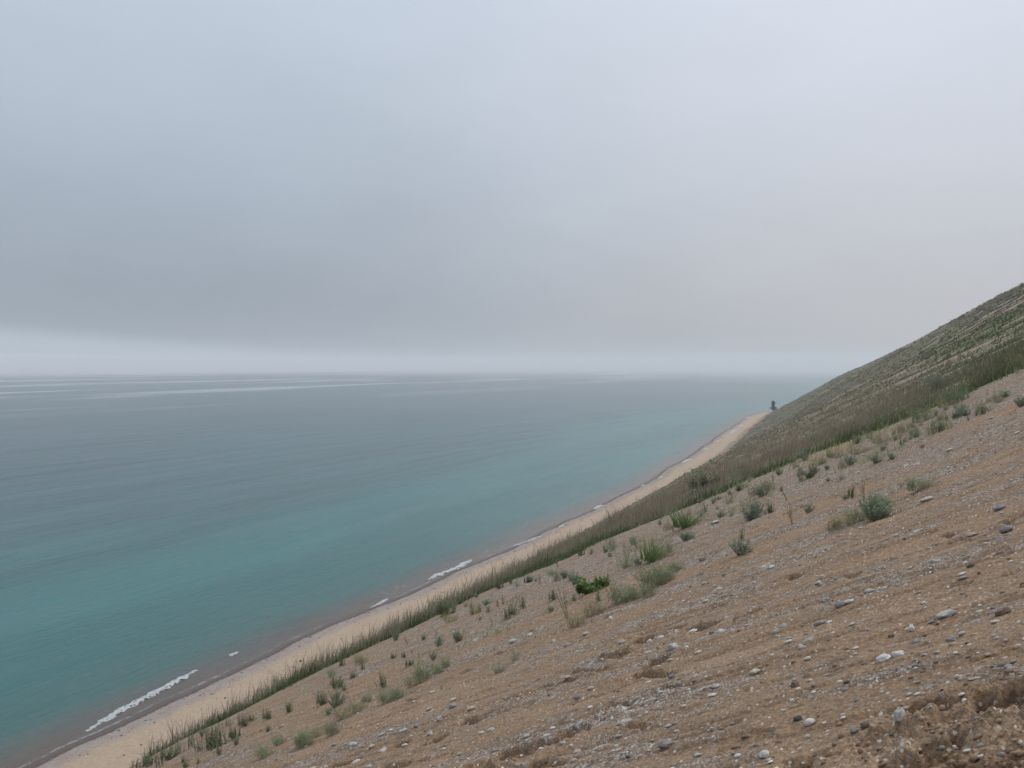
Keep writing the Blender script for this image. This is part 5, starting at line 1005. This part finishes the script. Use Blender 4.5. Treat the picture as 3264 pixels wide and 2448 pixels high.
def build_drift():
    for i, (w, x, y, a, b, k, lab) in enumerate(DRIFT):
        px, py = full(w, x, y); hh = hit(px, py)
        if hh is None: continue
        p, dep = hh; m = dep/FPX*WK; L, Hh = a*m, b*m; r = random.Random(i+50)
        z = float(base_z(p[0:1], p[1:2])[0])
        ang = math.radians(24.4)+r.uniform(-0.25, 0.25)
        if k == 'sod':
            P, F = stone_shape(3000+i, 'lumpy'); P = P*np.array([L, L*1.1, max(Hh*1.3, L*0.3)]); P[:, 2] *= 1
            me = mesh_np('turf_sod', P, F, True); me.materials.append(PM['wood']); o = bpy.data.objects.new('turf_sod', me); COL.objects.link(o)
            o.location = (p[0], p[1], z+Hh*0.25); o.rotation_euler = (0, 0, ang)
            # a fringe of torn grass on top
            q = Q()
            for t in range(40):
                aa = r.uniform(0, 6.28); rr = r.random()**0.5*0.42; b0 = Vector((math.cos(aa)*rr*L, math.sin(aa)*rr*L, Hh*0.3)); q.ribbon([b0, b0+Vector((r.gauss(0, .12), r.gauss(0, .12), r.uniform(0.15, 0.35)))*L], 0.02*L, 0.004*L, Vector((1, 0, 0)))
            g = bpy.data.objects.new('torn_grass', q.me('torn_grass', PM['dry'])); COL.objects.link(g); g.parent = o
            tag(o, lab, 'turf', 'lumps of turf fallen onto the beach')
        else:
            q = Q(); n = 9; rad = max(0.035, L*0.035)
            def tube(pts, r0, r1):
                S = 7; base = len(q.v)
                for j, c in enumerate(pts):
                    d = (pts[min(j+1, len(pts)-1)]-pts[max(j-1, 0)]).normalized(); u = d.cross(Vector((0, 0.1, 1))).normalized(); v = d.cross(u)
                    rr = r0+(r1-r0)*j/(len(pts)-1)
                    for s_ in range(S): q.v.append(c+(u*math.cos(6.283*s_/S)+v*math.sin(6.283*s_/S))*rr)
                for j in range(len(pts)-1):
                    for s_ in range(S): A = base+j*S+s_; B = base+j*S+(s_+1) % S; q.f.append((A, B, B+S, A+S))
            pts = [Vector(((j/(n-1)-0.5)*L, r.gauss(0, L*0.02), rad*0.6+r.random()*rad*0.5)) for j in range(n)]; tube(pts, rad*1.3, rad*0.6)
            for bch in range(3):
                s0 = pts[r.randrange(2, n-1)]; d = Vector((r.uniform(-0.4, 0.6), r.choice([-1, 1])*r.uniform(0.3, 0.8), r.uniform(0.1, 0.9)))*L*0.22
                tube([s0, s0+d*0.5+Vector((0, 0, 0.01)), s0+d], rad*0.6, rad*0.25)
            o = bpy.data.objects.new('driftwood', q.me('driftwood', PM['wood'])); COL.objects.link(o); o.location = (p[0], p[1], z+0.01); o.rotation_euler = (0, 0, ang)
            tag(o, lab, 'driftwood', 'driftwood lying on the beach')

# ------------------------------------------------------------------ the one tree on the headland
def build_tree():
    px, py = full('H', 1500, 292)
    for k in range(40):
        hh = hit(px+k*0.5, py+k*0.4)
        if hh[0][2] > 2.0: break
    p, dep = hh; Ht = 92*WK*dep/FPX; print('tree at', p, 'height', Ht)
    root = bpy.data.objects.new('tree', None); COL.objects.link(root); root.location = (p[0], p[1], float(base_z(p[0:1], p[1:2])[0])-0.2)
    r = random.Random(8); T = Q(); C = Q()
    def seg(a, b, ra, rb, S=7):
        d = (b-a).normalized(); u = d.cross(Vector((0.3, 0.2, 1))).normalized() if abs(d.z) < .9 else d.cross(Vector((1, 0, 0))).normalized(); v = d.cross(u); k = len(T.v)
        for c, q in ((a, ra), (b, rb)):
            for s_ in range(S): T.v.append(c+(u*math.cos(6.283*s_/S)+v*math.sin(6.283*s_/S))*q)
        for s_ in range(S): T.f.append((k+s_, k+(s_+1) % S, k+S+(s_+1) % S, k+S+s_))
    prev = Vector((0, 0, 0)); pts = [prev]
    for i in range(1, 9):
        c = Vector((0.10*math.sin(i*1.3), 0.12*math.cos(i), Ht*i/8.2)); seg(prev, c, 0.22*(1-(i-1)/9)*Ht/8, 0.22*(1-i/9)*Ht/8); prev = c; pts.append(c)
    for i in range(46):
        t = r.uniform(0.06, 0.96); q = t*8; j = min(7, int(q)); b = pts[j].lerp(pts[j+1], q-j); a = r.uniform(0, 6.28)
        lob = 0.75+0.45*math.sin(t*11+1.5*math.sin(a)); w = (0.29*(1-t)**0.6+0.05)*Ht*lob*r.uniform(0.6, 1.15)
        e = b+Vector((math.cos(a)*w, math.sin(a)*w, w*r.uniform(0.15, 0.7))); seg(b, e, 0.035*Ht/8, 0.012*Ht/8, 5)
        for k in range(70):
            s_ = r.uniform(0.2, 1.1); c = b.lerp(e, s_)+Vector((r.gauss(0, 0.22), r.gauss(0, 0.22), r.gauss(0, 0.2)))*Ht/8
            C.leaf(c, rv(r, -0.3, 0.8), rv(r), r.uniform(0.25, 0.5)*Ht/8, r.uniform(0.10, 0.2)*Ht/8)
    for nm, q, mt in (('trunk', T, PM['wood']), ('crown', C, mat_leaf('tree_leaf', (0.030, 0.062, 0.030), 0.3, 0.1))):
        o = bpy.data.objects.new(nm, q.me(nm, mt)); COL.objects.link(o); o.parent = root
    tag(root, 'lone dark green tree standing on the edge of the far headland', 'tree')
# ------------------------------------------------------------------ air, sky, light, camera
def build_air():
    bx0, bx1, by0, by1, z0, z1 = -14500, 4600, -14500, 14500, -60, 118
    V = [(x, y, z) for x in (bx0, bx1) for y in (by0, by1) for z in (z0, z1)]
    F = [(0, 1, 3, 2), (4, 6, 7, 5), (0, 4, 5, 1), (2, 3, 7, 6), (0, 2, 6, 4), (1, 5, 7, 3)]
    me = mesh_np('haze', V, F, False)
    m = bpy.data.materials.new('haze_material'); m.use_nodes = True; t = m.node_tree; t.nodes.clear()
    o = t.nodes.new('ShaderNodeOutputMaterial'); v = t.nodes.new('ShaderNodeVolumePrincipled')
    v.inputs['Color'].default_value = HAZE_COL; v.inputs['Density'].default_value = HAZE_DENS; v.inputs['Anisotropy'].default_value = 0.0
    t.links.new(v.outputs[0], o.inputs['Volume'])
    return tag(link('haze', me, m), 'pale grey lake fog filling the air', 'fog', kind='stuff')
HAZE_COL = (0.96, 0.985, 1.0, 1); HAZE_DENS = 0.00026
def build_fog_bank():
    # a low bank of fog lying on the lake far out, its front sloping back; nearer on the right, higher on the left
    az = [-6, 2, 8, 14, 20, 28, 36, 44, 52, 62, 75, 95]
    r0 = [1250, 1250, 1350, 1600, 1900, 2250, 2600, 2900, 3200, 3500, 3500, 3500]
    h1 = [90, 90, 84, 74, 66, 66, 74, 90, 120, 160, 200, 200]
    V = []; F = []; st = [(0.0, 0.0), (0.18, 0.10), (0.5, 0.42), (1.0, 1.0)]
    for a, r, h in zip(az, r0, h1):
        t = math.radians(a)
        prof = [(r+(8200-r)*u, -2+(h+2)*v) for u, v in st]+[(13000, h), (13000, -3), (r-5, -3)]
        V += [(-math.sin(t)*q, math.cos(t)*q, z) for q, z in prof]
    k = 7; n = len(az)
    for i in range(n-1):
        for j in range(k): F.append((i*k+j, i*k+(j+1) % k, (i+1)*k+(j+1) % k, (i+1)*k+j))
    me = bpy.data.meshes.new('fog_bank'); me.from_pydata(V, [], F+[tuple(range(k))[::-1], tuple((n-1)*k+j for j in range(k))]); me.update()
    import bmesh
    bm = bmesh.new(); bm.from_mesh(me); bmesh.ops.recalc_face_normals(bm, faces=bm.faces); bm.to_mesh(me); bm.free()
    m = bpy.data.materials.new('fog_bank_material'); m.use_nodes = True; t = m.node_tree; t.nodes.clear()
    o = t.nodes.new('ShaderNodeOutputMaterial'); v = t.nodes.new('ShaderNodeVolumePrincipled')
    v.inputs['Color'].default_value = (0.97, 0.985, 1, 1); v.inputs['Density'].default_value = 0.0013; v.inputs['Anisotropy'].default_value = 0.0
    t.links.new(v.outputs[0], o.inputs['Volume'])
    return tag(link('fog_bank', me, m), 'low pale fog bank lying far out on the lake', 'fog', kind='stuff')
def build_world():
    w = bpy.data.worlds.new('World'); SC.world = w; w.use_nodes = True; t = w.node_tree; t.nodes.clear()
    out = t.nodes.new('ShaderNodeOutputWorld'); bg = t.nodes.new('ShaderNodeBackground'); t.links.new(bg.outputs[0], out.inputs[0])
    bg.inputs[1].default_value = 0.1
    sky = t.nodes.new('ShaderNodeTexSky'); sky.sky_type = 'NISHITA'; sky.sun_disc = False
    sky.sun_elevation = math.radians(SUN_EL); sky.sun_rotation = math.radians(SUN_AZ); sky.dust_density = 4.0; sky.air_density = 1.0
    s = NT.__new__(NT); s.t = t; s.pos = None
    tc = t.nodes.new('ShaderNodeTexCoord').outputs['Generated']; s.pos = tc
    nn = t.nodes.new('ShaderNodeVectorMath'); nn.operation = 'NORMALIZE'; t.links.new(tc, nn.inputs[0]); d = nn.outputs[0]
    sep = t.nodes.new('ShaderNodeSeparateXYZ'); t.links.new(d, sep.inputs[0])
    az = s.math('ARCTAN2', sep.outputs[0], sep.outputs[1])      # 0 along the shore, + towards the land
    el = s.math('ARCSINE', sep.outputs[2])
    n = s.noise(2.2, 5, 0.6, s.vec((1, 1, 2.2), d)); n2 = s.noise(5.0, 3, 0.5, s.vec((1, 1, 3.0), d))
    e2 = s.math('ADD', el, s.math('MULTIPLY', s.math('SUBTRACT', n, 0.5), 0.16))
    f = s.rng(e2, -0.02, 0.60, 0, 1, False)
    lake = s.ramp(f, [(0.0, (0.27, 0.315, 0.372)), (0.14, (0.285, 0.332, 0.395)), (0.35, (0.385, 0.447, 0.525)), (0.62, (0.51, 0.58, 0.675)), (1.0, (0.65, 0.715, 0.83))])
    land = s.ramp(f, [(0.0, (0.46, 0.463, 0.485)), (0.14, (0.50, 0.508, 0.54)), (0.35, (0.57, 0.60, 0.655)), (0.62, (0.66, 0.70, 0.785)), (1.0, (0.72, 0.77, 0.88))])
    a2 = s.math('ADD', az, s.math('MULTIPLY', s.math('SUBTRACT', n2, 0.5), 0.22))
    col = s.mix(s.rng(a2, -0.80, 0.05), lake, land)
    # pale fog bank lying far out on the lake, highest to the left
    top = s.rng(az, -1.0, -0.30, 0.042, -0.014, False)
    b = s.math('MULTIPLY', s.rng(s.math('SUBTRACT', s.math('ADD', el, s.math('MULTIPLY', s.math('SUBTRACT', n2, 0.5), 0.006)), top), -0.016, 0.007, 1, 0), s.rng(az, -0.30, -0.55))
    col = s.mix(s.math('MULTIPLY', b, 0.7), col, (0.50, 0.59, 0.675))
    zen = s.rng(el, 0.5, 1.3, 1.0, ZEN)
    sc = t.nodes.new('ShaderNodeVectorMath'); sc.operation = 'SCALE'; t.links.new(col, sc.inputs[0]); t.links.new(s.math('MULTIPLY', zen, 10.0), sc.inputs['Scale'])
    mx = s.mix(0.06, sc.outputs[0], sky.outputs[0])
    t.links.new(mx, bg.inputs[0])
SUN_EL, SUN_AZ, ZEN = 52.0, 60.0, 1.5
def build_light():
    l = bpy.data.lights.new('sun', 'SUN'); l.energy = 1.2; l.angle = math.radians(14); l.color = (1.0, 0.92, 0.81)
    o = bpy.data.objects.new('sun', l); COL.objects.link(o)
    a, e = math.radians(SUN_AZ), math.radians(SUN_EL)
    d = Vector((math.sin(a)*math.cos(e), math.cos(a)*math.cos(e), math.sin(e)))
    o.rotation_euler = (-d).to_track_quat('-Z', 'Y').to_euler(); o.location = (0, 0, 90)
def build_camera():
    c = bpy.data.cameras.new('camera'); c.sensor_width = 36.0; c.lens = 36.0*FPX/PW; c.clip_start = 0.05; c.clip_end = 60000
    o = bpy.data.objects.new('camera', c); COL.objects.link(o); o.location = (0, 0, EYE)
    o.rotation_euler = (math.radians(90)+PITCH, 0, YAW); SC.camera = o
def settings():
    v = SC.view_settings; v.view_transform = 'Standard'; v.look = 'None'; v.exposure = 0.12; v.gamma = 1.0
    c = SC.cycles; c.volume_bounces = 3; c.max_bounces = 8; c.diffuse_bounces = 3; c.glossy_bounces = 3; c.transparent_max_bounces = 12
    c.use_denoising = True; c.use_adaptive_sampling = True; c.adaptive_threshold = 0.02
    c.sample_clamp_indirect = 4.0
SC.render.engine = 'CYCLES'
build_world(); build_light(); build_camera(); settings()

build_ground(mat_ground()); build_lake(mat_water()); build_air(); build_fog_bank()
used = build_stones(); build_plants()
settle_labels(list(LAND))
mp = mat_pebble()
scatter_small('pebbles', mp, 120000, PEB, 0.005, 0.55, 2.3, 34, grav_density, 'small mixed pebbles and gravel strewn over the brown sand', 'pebbles', 0)
scatter_small('sand_crumbs', mp, 60000, SAND, 0.006, 0.6, 2.3, 20, clod_density, 'crumbs of broken brown sand in the trampled places', 'sand crumbs', 0, 0.8, 0.2, 14.0, 0.7, 0.03)
def beach_density(x, y):
    sd = shore_dist(x, y); n = fbm(x*0.25, y*0.1, 3, 701)
    return np.clip((sstep(1.2, 2.2, sd)*(1-sstep(13.5, 15.5, sd)))*(0.05+0.75*(1-sstep(3.5, 6.5, sd+3*n))+0.5*sstep(0.25, 0.45, fbm(x*0.9, y*0.3, 2, 703))), 0, 1)
scatter_small('beach_debris', mp, 260000, [(0.30, 0.25, 0.21), (0.16, 0.115, 0.08), (0.20, 0.16, 0.13), (0.42, 0.38, 0.34), (0.12, 0.09, 0.07), (0.38, 0.33, 0.29)], 0.03, 0.35, 60, 500, beach_density, 'small cobbles and bits of debris strewn along the beach', 'debris', 0, 0.45, 0.2, 3.0, 0.45, 0.3)
build_grass(); build_foam(); build_drift(); build_tree()
